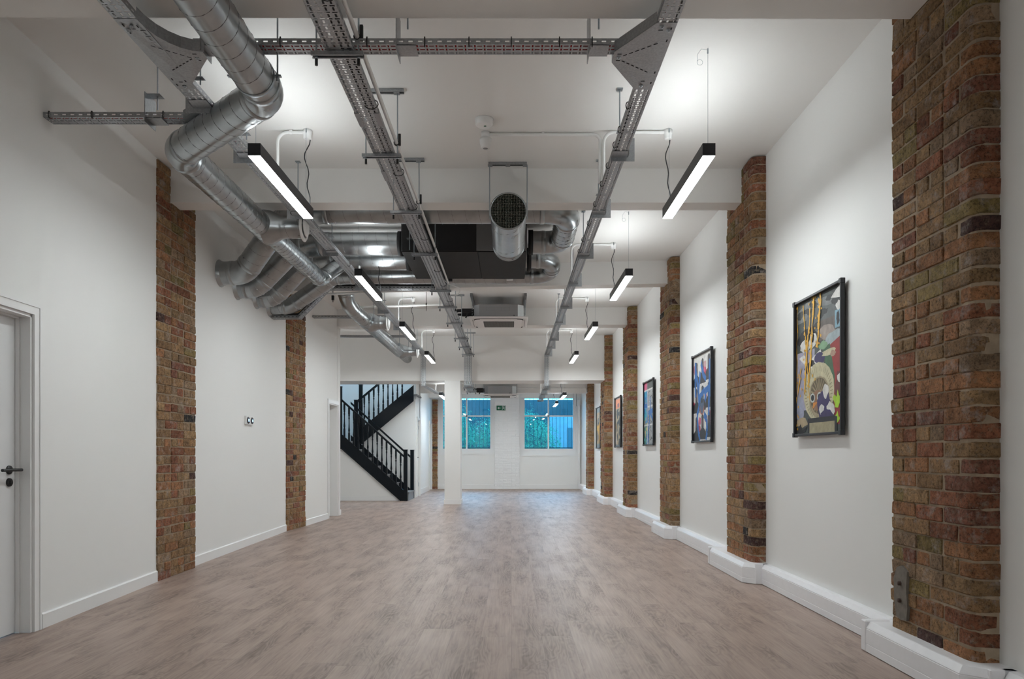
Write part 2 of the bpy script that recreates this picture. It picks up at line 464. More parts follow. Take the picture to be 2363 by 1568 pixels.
# left-hand annexe with the stairs
YS0, YS1 = 16.45, 17.40       # lower flight
mb = MB()
mb.box((-6.2, 12.53, 0), (xl(12.73)-.001, 12.73, ZC)); mb.box((-6.2, 12.7, 0), (-6.0, 18.6, 5.6))
struct('wall_left_annexe', mb, M_WALL)
mb = MB(); mb.box((-6.2, 18.4, 0), (-2.376, 18.6, 5.6)); mb.box((-2.376, 15.95, ZL+.15), (-2.2, 18.6, 5.6)); mb.box((-6.2, 15.95, ZC+.15), (-2.2, 16.15, 5.6)); mb.box((-6.2, 15.95, 5.5), (-2.2, 17.9, 5.6))  # unseen roof slab stops short: opening added to let sky light down the shaft
struct('wall_stairwell', mb, M_WALL)
DF0, DF1 = 17.86, 18.42
mb = MB()
mb.box((-2.5, 17.75, 0), (-2.376, DF0, ZL)); mb.box((-2.5, DF0, ZD), (-2.376, DF1, ZL)); mb.box((-2.5, DF1, 0), (-2.376, 18.5, ZL))
mb.box((-2.65, 18.5, 0), (-2.45, 21.12, ZL)); mb.box((-2.65, 21.12, 2.02), (-2.45, 21.8, ZL)); mb.box((-2.65, 21.8, 0), (-2.45, 22.1, ZL))
struct('wall_left_far', mb, M_WALL)

# skirting on the left side
mb = MB()
def sk(y0, y1):
    n = [y0] + [y for y, _ in LEFT if y0 < y < y1] + [y1]
    for a, b in zip(n, n[1:]):
        prof = [(0, 0), (.018, 0), (.018, .088), (.010, .096), (0, .096)]
        pa = [(xl(a)+u, a, z) for u, z in prof]; pb = [(xl(b)+u, b, z) for u, z in prof]
        mb.add(pa+pb, [(0,1,2,3,4), (9,8,7,6,5)] + [(i, 5+i, 5+(i+1) % 5, (i+1) % 5) for i in range(5)])
sk(-2.9, D1a-.07); sk(D1b+.07, 6.09); sk(6.86, 10.03); sk(10.76, D2a-.06); sk(D2b+.06, 12.73)
struct('baseboard_left', mb, M_WOOD)
mb = MB()
mb.box((-2.45, 18.52, 0), (-2.432, 21.06, .14)); mb.box((-2.376, 17.75, 0), (-2.36, DF0-.05, .12))
mb.box((-2.57, 17.735, 0), (-2.376, 17.75, .13)); mb.box((-4.5, YS0+.03, 0), (-2.42, YS0+.045, .10))
struct('baseboard_annexe', mb, M_WOOD)

# doors
def door(n, X, y0, y1, ztop, rec, handle=True, keyhole=True, lean=0.0, hy=None, arch=.055, label=None):
    fr = MB()
    xa, xb = X(y0), X(y1)
    t = .018
    def b_(ya, yb, z0, z1, d0, d1):
        fr.hexa([(X(ya)+d0, ya, z0), (X(ya)+d1, ya, z0), (X(yb)+d1, yb, z0), (X(yb)+d0, yb, z0),
                 (X(ya)+d0, ya, z1), (X(ya)+d1, ya, z1), (X(yb)+d1, yb, z1), (X(yb)+d0, yb, z1)])
    b_(y0-arch, y0+.01, 0, ztop+arch, 0, t); b_(y1-.01, y1+arch, 0, ztop+arch, 0, t); b_(y0+.01, y1-.01, ztop-.01, ztop+arch, 0, t)
    b_(y0-arch, y0-arch+.018, 0, ztop+arch, t, t+.005); b_(y1+arch-.018, y1+arch, 0, ztop+arch, t, t+.005); b_(y0-arch, y1+arch, ztop+arch-.018, ztop+arch, t, t+.005)
    b_(y0, y0+.028, 0, ztop, -.19, .002); b_(y1-.028, y1, 0, ztop, -.19, .002); b_(y0, y1, ztop-.028, ztop, -.19, .002)
    b_(y0+.028, y0+.04, 0, ztop-.028, -rec+.001, -rec+.025); b_(y1-.04, y1-.028, 0, ztop-.028, -rec+.001, -rec+.025); b_(y0+.028, y1-.028, ztop-.04, ztop-.028, -rec+.001, -rec+.025)
    o = struct('door_%d' % n, fr, M_WOOD, label)
    lf = MB(); e = .031
    a, b = y0+e, y1-e
    lf.hexa([(X(a)-rec-.04, a, .006), (X(a)-rec, a, .006), (X(b)-rec, b, .006), (X(b)-rec-.04, b, .006),
             (X(a)-rec-.04, a, ztop-e), (X(a)-rec, a, ztop-e), (X(b)-rec, b, ztop-e), (X(b)-rec-.04, b, ztop-e)])
    leaf = lf.build('door_leaf', M_DOOR, o)
    if handle:
        h = MB(); hy = hy or (y1-.075); x = X(hy)-rec
        h.lathe([(0, .008), (.026, .008), (.027, 0)], (x, hy, 1.0), (1, 0, 0), 24)
        h.tube([(x, hy, 1.0), (x+.05, hy, 1.0), (x+.055, hy-.01, 1.0)], .0095, 10)
        h.tube([(x+.055, hy+.035, 1.0), (x+.055, hy-.13, 1.0)], .0095, 10)
        h.build('door_handle', M_BLKPL, o)
        h = MB(); h.lathe([(0, .009), (.025, .009), (.026, 0)], (x, hy, .925), (1, 0, 0), 24); h.box((x+.009, hy-.004, .915), (x+.012, hy+.004, .935))
        h.build('keyhole_rose', M_BLKPL, o)
    return o
door(1, xl, D1a, D1b, ZD, .085, hy=4.29, label='white door with black lever handle nearest the camera')
door(2, xl, D2a, D2b, ZD, .13, handle=False, label='white door at the far end of the left wall')
door(3, lambda y: -2.376, DF0, DF1, ZD, .03, hy=17.94, label='narrow white door beside the staircase')
door(4, lambda y: -2.45, 21.16, 21.76, 2.02, .03, handle=False, label='white door next to the far brick strip')
for z in (.25, 1.72):
    h = MB(); h.tube([(-2.398, 18.385, z), (-2.398, 18.385, z+.1)], .008, 8); h.build('hinge', M_ZINC, bpy.data.objects['door_3'])
h = MB(); h.lathe([(0, .004), (.012, .004), (.012, 0)], (xl(12.05)-.13, 12.06, 1.06), (1, 0, 0), 12); h.build('lock_rose', M_BLKPL, bpy.data.objects['door_2'])

# ---------------------------------------------------------------- brickwork
PAL = [((.27,.16,.08), 6), ((.29,.18,.09), 5), ((.30,.145,.07), 7), ((.25,.10,.055), 5), ((.22,.16,.065), 3), ((.20,.085,.055), 2), ((.075,.04,.035), .9), ((.03,.028,.028), .5), ((.27,.18,.11), 4)]
def pick():
    t = random.uniform(0, sum(w_ for _, w_ in PAL))
    for c, w_ in PAL:
        t -= w_
        if t <= 0: break
    k = random.uniform(1.0, 1.5)
    return tuple(x*k for x in c)
def brick_pier(name, label, org, d, L, D, H, bull=True, painted=False, z0=0.0, course=.0775, skip=None, group=None, solid=False):
    """org: corner at the near end on the wall, d: unit vector along the wall, outward = rotated towards the room"""
    org = Vector((*org, 0)); d = Vector((*d, 0)).normalized()
    n = Vector((-d.y, d.x, 0)) if solid != 'flip' else Vector((d.y, -d.x, 0))
    root = thing(name, label, 'brick pier', tuple(org + d*L/2 + Vector((0, 0, z0))), group)
    bk = MB(); bk.c = []
    j = .010
    nst = max(1, round(L/.235)); sl = L/nst
    z = z0; row = 0
    def P(u, v, zz): return org + d*u + n*v + Vector((0, 0, zz))
    while z < z0+H-.02:
        z1 = min(z+course-j, z0+H)
        if row % 2 == 0: cuts = [i*sl for i in range(nst+1)]
        else:
            k = nst*2
            cuts = [0, sl*.5] + [sl*.5 + (L-sl)/(k-2 if k > 2 else 1)*i for i in range(1, (k-2)+1)] + [L] if k > 2 else [0, L]
            if random.random() < .3 and nst > 1: cuts = [0, sl*.5] + [sl*.5+sl*i for i in range(1, nst)] + [L]
        for ci in range(len(cuts)-1):
            first, last = ci == 0, ci == len(cuts)-2
            u0, u1 = cuts[ci] + (0 if first else j/2), cuts[ci+1] - (0 if last else j/2)
            if not first: u0 += random.uniform(-.010, .010)
            if not last: u1 += random.uniform(-.007, .005)
            jt = random.uniform(-.003, .005) if not painted else random.uniform(-.004, .004)
            if first: u0 += random.uniform(-.003, .006)
            if last: u1 -= random.uniform(-.004, .009)
            c = .0045; Dd = D+jt
            bk_ = -.03 if solid == 'flip' else .0008
            poly = [(u0, bk_)]
            if first and bull:
                rr = min(.05, D*.6)
                for k in range(5):
                    t = math.pi/2*k/4
                    poly.append((u0+rr-rr*math.cos(t), Dd-rr+rr*math.sin(t)))
            else: poly += [(u0, Dd-c), (u0+c, Dd)]
            poly += [(u1-c, Dd), (u1, Dd-c), (u1, bk_)]
            cu = (u0+u1)/2
            zz0, zz1 = z+random.uniform(-.005, .004), z1+random.uniform(-.004, .005)
            col = pick(); vs = []
            for zi, ins in ((zz0, c), (zz0+c, 0), (zz1-c, 0), (zz1, c)):
                for (u, v) in poly:
                    uu = u + (ins if u < cu else -ins); vv = v - ins if v > 0 else v
                    vs.append(P(uu+random.uniform(-.003, .003), vv+random.uniform(-.002, .002)*(v > .01), zi+random.uniform(-.0025, .0025)))
            m_ = len(poly); fs = []
            for k in range(3):
                for i in range(m_-1):
                    fs.append((k*m_+i, (k+1)*m_+i, (k+1)*m_+i+1, k*m_+i+1))
            fs.append(tuple(range(m_))); fs.append(tuple(range(4*m_-1, 3*m_-1, -1)))
            bk.add(vs, fs, 0); bk.c += [col]*len(vs)
        z += course; row += 1
    bk.build('brickwork', M_WBRICK if painted else M_BRICK, root)
    mo = MB(); g = .003 if painted else .006; mbk = -.02 if solid == 'flip' else .0008
    rr = min(.05, D*.6)
    poly = [(g, mbk)]
    if bull: poly += [(g+rr-rr*math.cos(math.pi/2*k/4), D-g-rr+rr*math.sin(math.pi/2*k/4)) for k in range(5)]
    else: poly += [(g, D-g)]
    poly += [(L-g, D-g), (L-g, mbk)]
    mo.prism([P(u, v, z0) for u, v in poly], (0, 0, H))
    mo.build('mortar', M_WMORT if painted else M_MORT, root)
    return root

RP = [(3.145, 3.83, 2.05), (6.04, 6.76, 2.05), (9.13, 9.80, 2.05), (12.2, 12.8, 2.01), (15.18, 15.93, 2.0), (18.6, 19.15, 2.01)]
PLAB = ['tall rough brick pier nearest the camera at the right edge', 'brick pier on the right wall between the two nearest framed pictures', 'third brick pier along the right wall, paint flecked',
        'fourth brick pier along the right wall, pale patches near its foot', 'fifth brick pier along the right wall under the deep beam', 'farthest brick pier on the right wall, next to the end window']
for i, ((a, b, p), lab) in enumerate(zip(RP, PLAB)):
    H_ = ZC if i < 5 else ZL
    brick_pier('brick_pier', lab, (XW, a), (0, 1), b-a, XW-p, H_-.01, group='brick piers on the right wall')
brick_pier('brick_pier', 'flat brick pier on the left wall nearer the camera', (-3.07, 6.10), (0, 1), .735, .035, ZC-.01, bull=False, solid='flip', group='brick piers on the left wall')
brick_pier('brick_pier', 'narrower flat brick pier on the left wall beyond the thermostats', (-3.212, 10.05), (.067, .69), .70, .035, ZC-.01, bull=False, solid='flip', group='brick piers on the left wall')
brick_pier('brick_pier', 'exposed brick strip on the end wall left of the window', (-2.28, YB), (-1, 0), .165, .03, 2.765, bull=False)
brick_pier('brick_pier', 'white painted brick pier between the two end windows', (.25, YB), (-1, 0), .765, .05, ZL-.01, bull=False, painted=True)

plug = bpy.data.objects['brick_pier']
m_ = MB(); rr_ = random.Random(3); yy0, yy1 = 3.655, 3.785
pts = [(yy0+.01, .235), (yy0, .30), (yy0+.012, .40), (yy0+.004, .49), (yy0+.05, .515), (yy1-.03, .50), (yy1, .44), (yy1-.005, .33), (yy1-.025, .24), (yy0+.06, .228)]
m_.prism([(2.052, y, z) for y, z in pts], (-.016, 0, 0)); m_.build('old_timber_plug', plain('weathered_timber', (.17, .15, .125), .9, bump=1, bscale=60, var=.4, vscale=30), plug)
m_ = MB(); m_.lathe([(0, .012), (.011, .012), (.012, 0)], (2.036, 3.72, .42), (-1, 0, 0), 8); m_.build('rusty_bolt', plain('rust', (.06, .035, .025), .8), plug)
m_ = MB(); m_.lathe([(0, .012), (.011, .012), (.012, 0)], (2.036, 3.72, .33), (-1, 0, 0), 8); m_.build('rusty_bolt', MATS['rust'], plug)
# column
root = thing('column', 'white square column standing under the deep beam', 'column', (-1.274, 15.6, 0))
m_ = MB(); m_.bbox((-1.446, 15.36, 0), (-1.102, 15.85, CH+1.575), .006); m_.build('shaft', M_WALL, root)
m_ = MB(); m_.box((-1.46, 15.346, 0), (-1.088, 15.864, .10)); m_.build('skirting', M_WOOD, root)

# ---------------------------------------------------------------- skirting trunking on the right
def trunk(name, label, pts, wall_x=None, capfar=False, th=.170, dep=.065):
    """plan polyline of the front face, running away from the camera; inner side is the wall"""
    root = thing(name, label, 'cable trunking', (pts[0][0], pts[0][1], 0), 'white cable trunking along the right wall')
    prof = [(0, .004), (0, .045), (.002, .047), (.002, .049), (0, .051), (0, .128), (.002, .130), (.002, .133), (0, .135), (.004, .142), (.022, .168), (.028, th)]
    body = MB()
    P = [Vector((x, y, 0)) for x, y in pts]
    dirs = []
    for i in range(len(P)):
        a = (P[i]-P[i-1]).normalized() if i else (P[1]-P[0]).normalized()
        b = (P[i+1]-P[i]).normalized() if i < len(P)-1 else a
        na, nb = Vector((a.y, -a.x, 0)), Vector((b.y, -b.x, 0))     # towards the wall (+x when running +y)
        m__ = (na+nb).normalized(); dirs.append(m__ / max(.35, m__.dot(na)))
    k = len(prof); vs = []
    for p, n_ in zip(P, dirs):
        for (u, z) in prof: vs.append(p + n_*u + Vector((0, 0, z)))
        q = p + n_*dep if wall_x is None else None
        if q is None: q = Vector((wall_x-.0005, p.y, 0)) if (p.x < wall_x-.001) else p.copy()
        vs.append(Vector((q.x, q.y, th))); vs.append(Vector((q.x, q.y, .004)))
    K = k+2; fs = []
    for i in range(len(P)-1):
        for c in range(K-1): fs.append((i*K+c, (i+1)*K+c, (i+1)*K+c+1, i*K+c+1))
    fs.append(tuple(range(K))); fs.append(tuple(range((len(P)-1)*K+K-1, (len(P)-1)*K-1, -1)))
    body.add(vs, fs); body.build('trunking_body', M_PVC, root)
    return root
ends = [(3.06, 3.98), (5.985, 7.08), (9.07, 9.94), (12.14, 13.2), (15.12, 16.3), (18.5, 19.6)]
XP = 1.962
names_ = ['nearest', 'second', 'third', 'fourth', 'fifth', 'farthest']
for i, (a, b) in enumerate(ends):
    pf = RP[i][2]
    r_ = trunk('skirting_trunking', 'white trunking boxed around the foot of the %s brick pier' % names_[i],
               [(XW-.008, a-.022), (XP+.09, a-.022), (XP, a+.055), (XP, b)], wall_x=XW)
    c_ = MB(); c_.bbox((XP-.004, b-.05, .002), (XW-.066, b+.004, .174), .006)
    c_.build('end_cap', M_PVC, r_)
    c_ = MB(); c_.bbox((XP+.085, a-.026, .002), (XP+.15, a, .173), .004); c_.build('joint_cover', M_PVC, r_)
runs = [(-2.99, 3.03, 'in the near right corner, ahead of the nearest pier'), (3.99, 5.96, 'under the largest framed picture'), (7.09, 9.045, 'under the blue and pink picture'),
        (9.95, 12.115, 'under the blue and grey picture'), (13.21, 15.095, 'under the orange and black picture'), (16.31, 18.475, 'between the fifth and farthest piers'), (19.61, 21.98, 'beside the end window')]
for a, b, t in runs:
    r_ = trunk('skirting_trunking', 'straight white trunking run ' + t, [(XW-.065, a), (XW-.065, b)], wall_x=XW)
    if 7 < a < 10:
        c_ = MB(); c_.bbox((XW-.068, a+.15 if a < 9 else a+.5, .05), (XW-.06, a+.28 if a < 9 else a+.63, .128), .003); c_.build('socket_plate', M_PLAST, r_)

# ---------------------------------------------------------------- pictures
def C(rgb): return plain('ink_%d_%d_%d' % tuple(int(c*1000) for c in rgb), rgb, .5, var=.45, vscale=22)
def picture(label, ya, yb, z0, z1, art, group='framed pictures on the right wall'):
    xw = XW
    root = thing('framed_picture', label, 'picture', (xw, (ya+yb)/2, z0), group)
    f = MB(); t = .018; xo, xi = xw-.048, xw-.020
    f.bbox((xo, ya, z0), (xi, ya+t, z1), .003); f.bbox((xo, yb-t, z0), (xi, yb, z1), .003)
    f.bbox((xo, ya, z0), (xi, yb, z0+t), .003); f.bbox((xo, ya, z1-t), (xi, yb, z1), .003)
    for y in (ya, yb):
        for z in (z0, z1):
            f.bbox((xo-.004, y-.006 if y == ya else y-.028, z-.006 if z == z0 else z-.028), (xi, y+.028 if y == ya else y+.006, z+.028 if z == z0 else z+.006), .003)
    f.build('frame', M_BLACK, root)
    b = MB(); b.box((xi-.004, ya+.01, z0+.01), (xi+.001, yb-.01, z1-.01)); b.box((xi, ya+.1, z0+.1), (xw, ya+.14, z1-.1)); b.box((xi, yb-.14, z0+.1), (xw, yb-.1, z1-.1))
    b.build('backing', M_DARK, root)
    A, B, Z0, Z1 = ya+t-.004, yb-t+.004, z0+t-.004, z1-t+.004
    pr = MB(); mats = []; x = xi-.005
    for col, poly in art:
        if col not in mats: mats.append(col)
        x -= .00002
        pts = []
        for (u, v) in poly:
            u = min(1, max(0, u)); v = min(1, max(0, v))
            pts.append((x, B+(A-B)*u, Z0+(Z1-Z0)*v))
        pr.add(pts, [tuple(range(len(pts)))], mats.index(col))
    pr.build('print', [C(c) for c in mats], root)
    return root
rd = random.Random(11)
def blob(cx, cy, rx, ry, n=14, rough=.25, rnd=rd):
    return [(cx+rx*math.cos(2*math.pi*k/n)*(1+rnd.uniform(-rough, rough)), cy+ry*math.sin(2*math.pi*k/n)*(1+rnd.uniform(-rough, rough))) for k in range(n)]
def stroke(pts, w_, rnd=rd, rough=.3):
    """thick hand-painted line as quads"""
    out = []
    for (a, b), (c, d) in zip(pts, pts[1:]):
        dx, dy = c-a, d-b; l = math.hypot(dx, dy) or 1; nx, ny = -dy/l*w_/2, dx/l*w_/2
        k1, k2 = 1+rnd.uniform(-rough, rough), 1+rnd.uniform(-rough, rough)
        out.append([(a+nx*k1, b+ny*k1), (c+nx*k2, d+ny*k2), (c-nx*k2, d-ny*k2), (a-nx*k1, b-ny*k1)])
    return out
def rect(a, b, c, d): return [(a, b), (c, b), (c, d), (a, d)]
BK, WH, CRM, OR, BL, PK, RD, LG, GR_, GN, PU, LV, TAN, TEAL, DG = (.012,.013,.016), (.62,.61,.58), (.50,.46,.30), (.66,.36,.03), (.01,.13,.42), (.55,.10,.20), (.28,.025,.025), (.34,.55,.02), (.17,.18,.18), (.05,.12,.06), (.035,.025,.10), (.34,.33,.42), (.40,.32,.20), (.03,.36,.50), (.055,.065,.062)
# 1: street-art collage with an orange-beaked sunburst eye
art = [(DG, rect(0, 0, 1, 1)), (LV, rect(0, .18, .42, .62)), (GR_, blob(.35, .9, .5, .07)), ((.10,.11,.11), blob(.6, .82, .45, .08))]
for k in range(16): art.append(((.03,.035,.035), blob(rd.uniform(0, 1), rd.uniform(.74, .98), .07, .02)))
art += [((.12,.10,.09), rect(.5, .66, .86, .80)), ((.30,.25,.22), blob(.66, .71, .2, .05)), ((.18,.32,.40), rect(.84, .71, .96, .83)), (BK, blob(.9, .77, .03, .045)),
        ((.30,.36,.38), blob(.84, .64, .18, .06)), (WH, [(.76,.93),(.86,.97),(.99,1),(1,.90),(.86,.915)]), (WH, blob(.92, .86, .06, .03)),
        (RD, [(.70,.60),(1,.66),(1,.05),(.84,.06),(.80,.3),(.78,.5)]), ((.12,.03,.03), blob(.94, .3, .1, .14)), (GN, [(.60,.60),(.74,.62),(.84,.38),(.82,.26),(.68,.40)]),
        (BK, blob(.25, .72, .22, .07)), (WH, blob(.2, .66, .12, .045)), (WH, blob(.38, .68, .08, .05)), (BK, blob(.24, .70, .05, .035)), (BK, blob(.38, .70, .035, .03)), (WH, [(.06,.58),(.24,.50),(.2,.60)]),
        (WH, [(.35,.55),(.55,.60),(.62,.48),(.4,.46)]), (PU, blob(.55, .54, .12, .045)), ((.2,.35,.2), blob(.6, .62, .1, .03)), (CRM, blob(.72, .56, .14, .028)), ((.35,.22,.16), blob(.8, .545, .06, .02)),
        (WH, blob(.94, .37, .06, .03)), (BK, blob(.33, .49, .12, .05)), (WH, blob(.36, .47, .06, .03)), ((.3,.32,.42), blob(.06, .2, .12, .1)), (TAN, blob(.12, .09, .14, .035)),
        (CRM, blob(.50, .30, .33, .21, 40, .02))]
for k in range(44):
    t = 2*math.pi*k/44
    art += [((.25,.22,.12), s_) for s_ in stroke([(.5+.25*math.cos(t), .29+.155*math.sin(t)), (.5+.30*math.cos(t), .295+.187*math.sin(t))], .006)]
art += [((.32,.26,.16), blob(.52, .26, .22, .15, 30, .03)), ((.11,.08,.04), blob(.52, .27, .19, .13, 30, .03))]
for k in range(20):
    t = 2*math.pi*k/20
    art += [((.30,.24,.14), s_) for s_ in stroke([(.52, .27), (.52+.18*math.cos(t), .27+.125*math.sin(t))], .012)]
art += [((.25,.13,.07), blob(.5, .24, .13, .07)), ((.45,.48,.46), blob(.38, .262, .055, .034, 18, .02)), (BK, blob(.38, .262, .035, .023, 16, .02)), ((.45,.48,.46), blob(.53, .262, .055, .034, 18, .02)), (BK, blob(.53, .262, .035, .023, 16, .02)),
        ((.62,.22,.02), [(.40,.225),(.50,.228),(.38,.18)]), (PU, blob(.62, .2, .13, .11)), (WH, blob(.66, .3, .06, .05)), (WH, blob(.58, .17, .05, .04)), (WH, blob(.76, .16, .08, .05)), (PU, blob(.68, .12, .12, .05)),
        (LG, [(.80,.24),(.84,.26),(.88,.24),(.90,.29),(.93,.245),(.98,.25),(.94,.20),(.91,.165),(.85,.17),(.84,.2)]), (LG, [(.82,.11),(.87,.12),(.90,.145),(.92,.105),(.96,.1),(.91,.07),(.88,.06),(.86,.085)]),
        ((.33,.29,.18), rect(.30, 0, .84, .085)), (BK, rect(.28, .08, .86, .115)), (BK, rect(.27, 0, .31, .11)), (BK, rect(.84, 0, .89, .11)), (BK, [(.0,.02),(.1,.08),(.15,.03),(.25,.06),(.22,.02),(.12,0)])]
for (ux, v0, v1, dx, w_) in ((.03, .02, 1, .02, .02), (.17, .25, .97, -.06, .03), (.42, .38, 1, .05, .05), (.33, .30, .93, .06, .06), (.56, .62, 1, .03, .07), (.12, .1, .5, .08, .03)):
    n_ = 9
    pts = [(ux-dx*3*(1-k/n_)*.8+rd.uniform(-.012, .012), v0+(v1-v0)*k/n_) for k in range(n_+1)]
    for s_ in stroke(pts, w_*.5, rough=.6): art.append((OR, s_))
    for k in range(14): art.append((OR, blob(ux-dx*2*rd.random()+rd.uniform(-.05, .05), rd.uniform(v0, v1), .012, .010, 7, .4)))
picture('large framed street-art collage with orange drips, nearest on the right wall', 4.567, 5.342, 1.225, 2.225, art)
# 2: rows of dark silhouettes under blue and pink spray
art = [(WH, rect(0, 0, 1, 1)), ((.5,.3,.3), rect(.5, .72, .68, .9))]
for k in range(26): art.append((random.choice([PK, (.42,.04,.08), (.45,.2,.25)]), blob(rd.choice([.05, .3, .62, .9])+rd.uniform(-.06, .06), rd.choice([.15, .2, .26, .45, .8])+rd.uniform(-.06, .06), .07, .04)))
for row, vb in enumerate((.0, .33, .64)):
    for k in range(3):
        c_ = .17+.33*k; b_ = vb+.02*k
        art += [((.022,.022,.027), [(c_-.17, b_), (c_+.17, b_), (c_+.16, b_+.09), (c_+.06, b_+.13), (c_+.055, b_+.27), (c_-.055, b_+.27), (c_-.06, b_+.13), (c_-.16, b_+.09)]),
                ((.03,.028,.033), blob(c_, b_+.25, .06, .035, 12, .08)), ((.14,.06,.07), blob(c_, b_+.19, .02, .04, 8, .2))]
for pts in ([(.12,.93),(.10,.7),(.12,.52)], [(.42,.9),(.55,.75),(.68,.69)], [(.12,.85),(.28,.58),(.38,.8)], [(.28,.6),(.32,.4),(.2,.3),(.28,.1),(.36,0)], [(.34,.5),(.6,.58),(.68,.52),(.62,.45)], [(.88,.9),(.84,.5),(.82,.28)], [(.66,.56),(.9,.6)], [(.58,.3),(.72,.24),(.74,.1),(.68,0)]):
    for s_ in stroke(pts, .075, rough=.15): art.append((BL, s_))
art += [(BL, blob(.9, .55, .08, .07)), (BL, blob(.36, .5, .08, .05)), ((.42,.12,.06), blob(.47, .37, .12, .07, 20, .02)), ((.06,.10,.17), blob(.47, .41, .1, .1, 20, .05)), (BK, blob(.47, .46, .05, .03))]
picture('framed picture of dark silhouettes under blue and pink paint', 7.55, 8.355, 1.225, 2.235, art)
# 3: blue and grey newsprint
art = [(GR_, rect(0, 0, 1, 1)), ((.30,.31,.31), rect(.4, 0, 1, .88)), (TEAL, rect(0, .35, .36, .88)), ((.06,.22,.18), rect(0, 0, .36, .3)), (PK, rect(0, .86, .3, 1)), (DG, rect(.34, .88, 1, 1))]
for k in range(90):
    u, v = rd.uniform(.4, .98), rd.uniform(.02, .86)
    for s_ in stroke([(u, v), (u+rd.uniform(-.1, .1), v+rd.uniform(-.03, .03))], .018): art.append((rd.choice([BK, DG, (.45,.45,.44)]), s_))
for k in range(40): art.append((rd.choice([BL, (.35,.42,.12), (.45,.33,.16), (.1,.4,.45), LV]), blob(rd.uniform(.04, .33), rd.uniform(.03, .84), .05, .03)))
for v in (.31, .60, .87): art.append((WH, rect(0, v-.012, 1, v+.012)))
art.append((WH, rect(.33, 0, .38, .88)))
for pts in ([(.08,.85),(.06,.5)], [(.3,.86),(.33,.35)], [(0,.62),(.35,.63)], [(.45,.5),(1,.53)], [(.62,.75),(.65,.5),(.92,.36)], [(.6,.5),(.5,.25),(.4,.02)]):
    for s_ in stroke(pts, .07, rough=.2): art.append((BL, s_))
picture('framed blue and grey picture with white grid lines', 10.64, 11.45, 1.225, 2.235, art)
# 4: orange sky over black and sand figure
art = [((.16,.19,.21), rect(0, 0, 1, 1)), (TAN, rect(.06, .04, .92, .96)), ((.72,.25,.11), rect(.06, .78, .92, .97)), ((.2,.08,.1), blob(.5, .84, .16, .05))]
for (a, b, c, d) in ((.5,.66,.3,.09), (.65,.5,.26,.1), (.3,.4,.12,.1), (.7,.3,.1,.1), (.72,.08,.22,.09), (.38,.2,.08,.08), (.4,.72,.2,.04)): art.append(((.03,.045,.055), blob(a, b, c, d)))
for (a, b, c, d) in ((.56,.58,.1,.05), (.5,.36,.14,.12), (.62,.72,.1,.02), (.5,.12,.1,.05)): art.append((TAN, blob(a, b, c, d)))
art += [(OR, blob(.12, .42, .05, .06)), (WH, blob(.12, .12, .07, .08)), (OR, blob(.9, .4, .05, .04))]
picture('framed picture with orange top and black figure on sand', 13.83, 14.62, 1.225, 2.235, art)
# 5: sand, grey and yellow
art = [((.22,.26,.27), rect(0, 0, 1, 1)), ((.42,.28,.14), rect(.1, .1, .92, .88)), ((.03,.045,.06), blob(.45, .62, .18, .14)), ((.03,.045,.06), blob(.35, .3, .12, .14)), ((.03,.045,.06), blob(.85, .3, .08, .12)), (TAN, blob(.6, .68, .1, .05)), (TAN, blob(.55, .78, .3, .04))]
for pts in ([(.1,.45),(.4,.5),(.8,.62)], [(.1,.58),(.5,.42),(.7,.2)], [(.8,.6),(.6,.4),(.8,.08)]):
    for s_ in stroke(pts, .08): art.append((OR, s_))
picture('farthest framed picture, grey with yellow strokes, half behind a pier', 17.03, 17.85, 1.225, 2.235, art)

# ---------------------------------------------------------------- thermostats
lb = {8.42: 'round-faced wall thermostat nearer the camera, on the left wall', 8.55: 'round-faced wall thermostat farther from the camera, on the left wall'}
for y in (8.42, 8.555):
    x = xl(y)
    r_ = thing('thermostat', lb.get(y, lb[8.55]), 'thermostat', (x, y, 1.44), 'two thermostats side by side')
    b_ = MB(); b_.bbox((x+.001, y-.052, 1.44), (x+.028, y+.052, 1.545), .004); b_.build('case', M_PLAST, r_)
    b_ = MB(); b_.lathe([(0, .036), (.036, .036), (.043, .026)], (x, y, 1.4925), (1, 0, 0), 28); b_.build('dial', M_BLKPL, r_)
    b_ = MB(); b_.box((x+.0362, y-.018, 1.478), (x+.0368, y+.018, 1.507)); b_.build('screen', emit('thermostat_screen', (.2, .45, .8), .7), r_)

# ---------------------------------------------------------------- exit sign
ex, ez = (-.37 + .0), 2.42
r_ = thing('exit_sign', 'green running-man exit sign with left arrow on white brick', 'exit sign', (-.32, YB-.06, 2.43))
y = YB-.056
b_ = MB(); b_.box((-.457, y-.012, 2.43), (-.175, y, 2.575)); b_.build('board', plain('sign_green', (.0, .12, .055), .4), r_)
s_ = MB(); ys = y-.0125
def q(pts): s_.prism([(px, ys, pz) for px, pz in pts], (0, -.001, 0))
q([(-.425, 2.5), (-.385, 2.54), (-.375, 2.53), (-.397, 2.508), (-.335, 2.508), (-.335, 2.492), (-.397, 2.492), (-.375, 2.47), (-.385, 2.46)])
q([(-.285, 2.44), (-.275, 2.44), (-.275, 2.565), (-.285, 2.565)]); q([(-.195, 2.44), (-.187, 2.44), (-.187, 2.565), (-.195, 2.565)]); q([(-.275, 2.558), (-.195, 2.558), (-.195, 2.565), (-.275, 2.565)])
s_.lathe([(.0, .001), (.009, .001), (.009, 0)], (-.232, ys, 2.545), (0, -1, 0), 14)
q([(-.245, 2.535), (-.225, 2.533), (-.222, 2.50), (-.24, 2.497)]); q([(-.24, 2.50), (-.228, 2.50), (-.248, 2.475), (-.265, 2.473), (-.265, 2.481), (-.252, 2.484)])
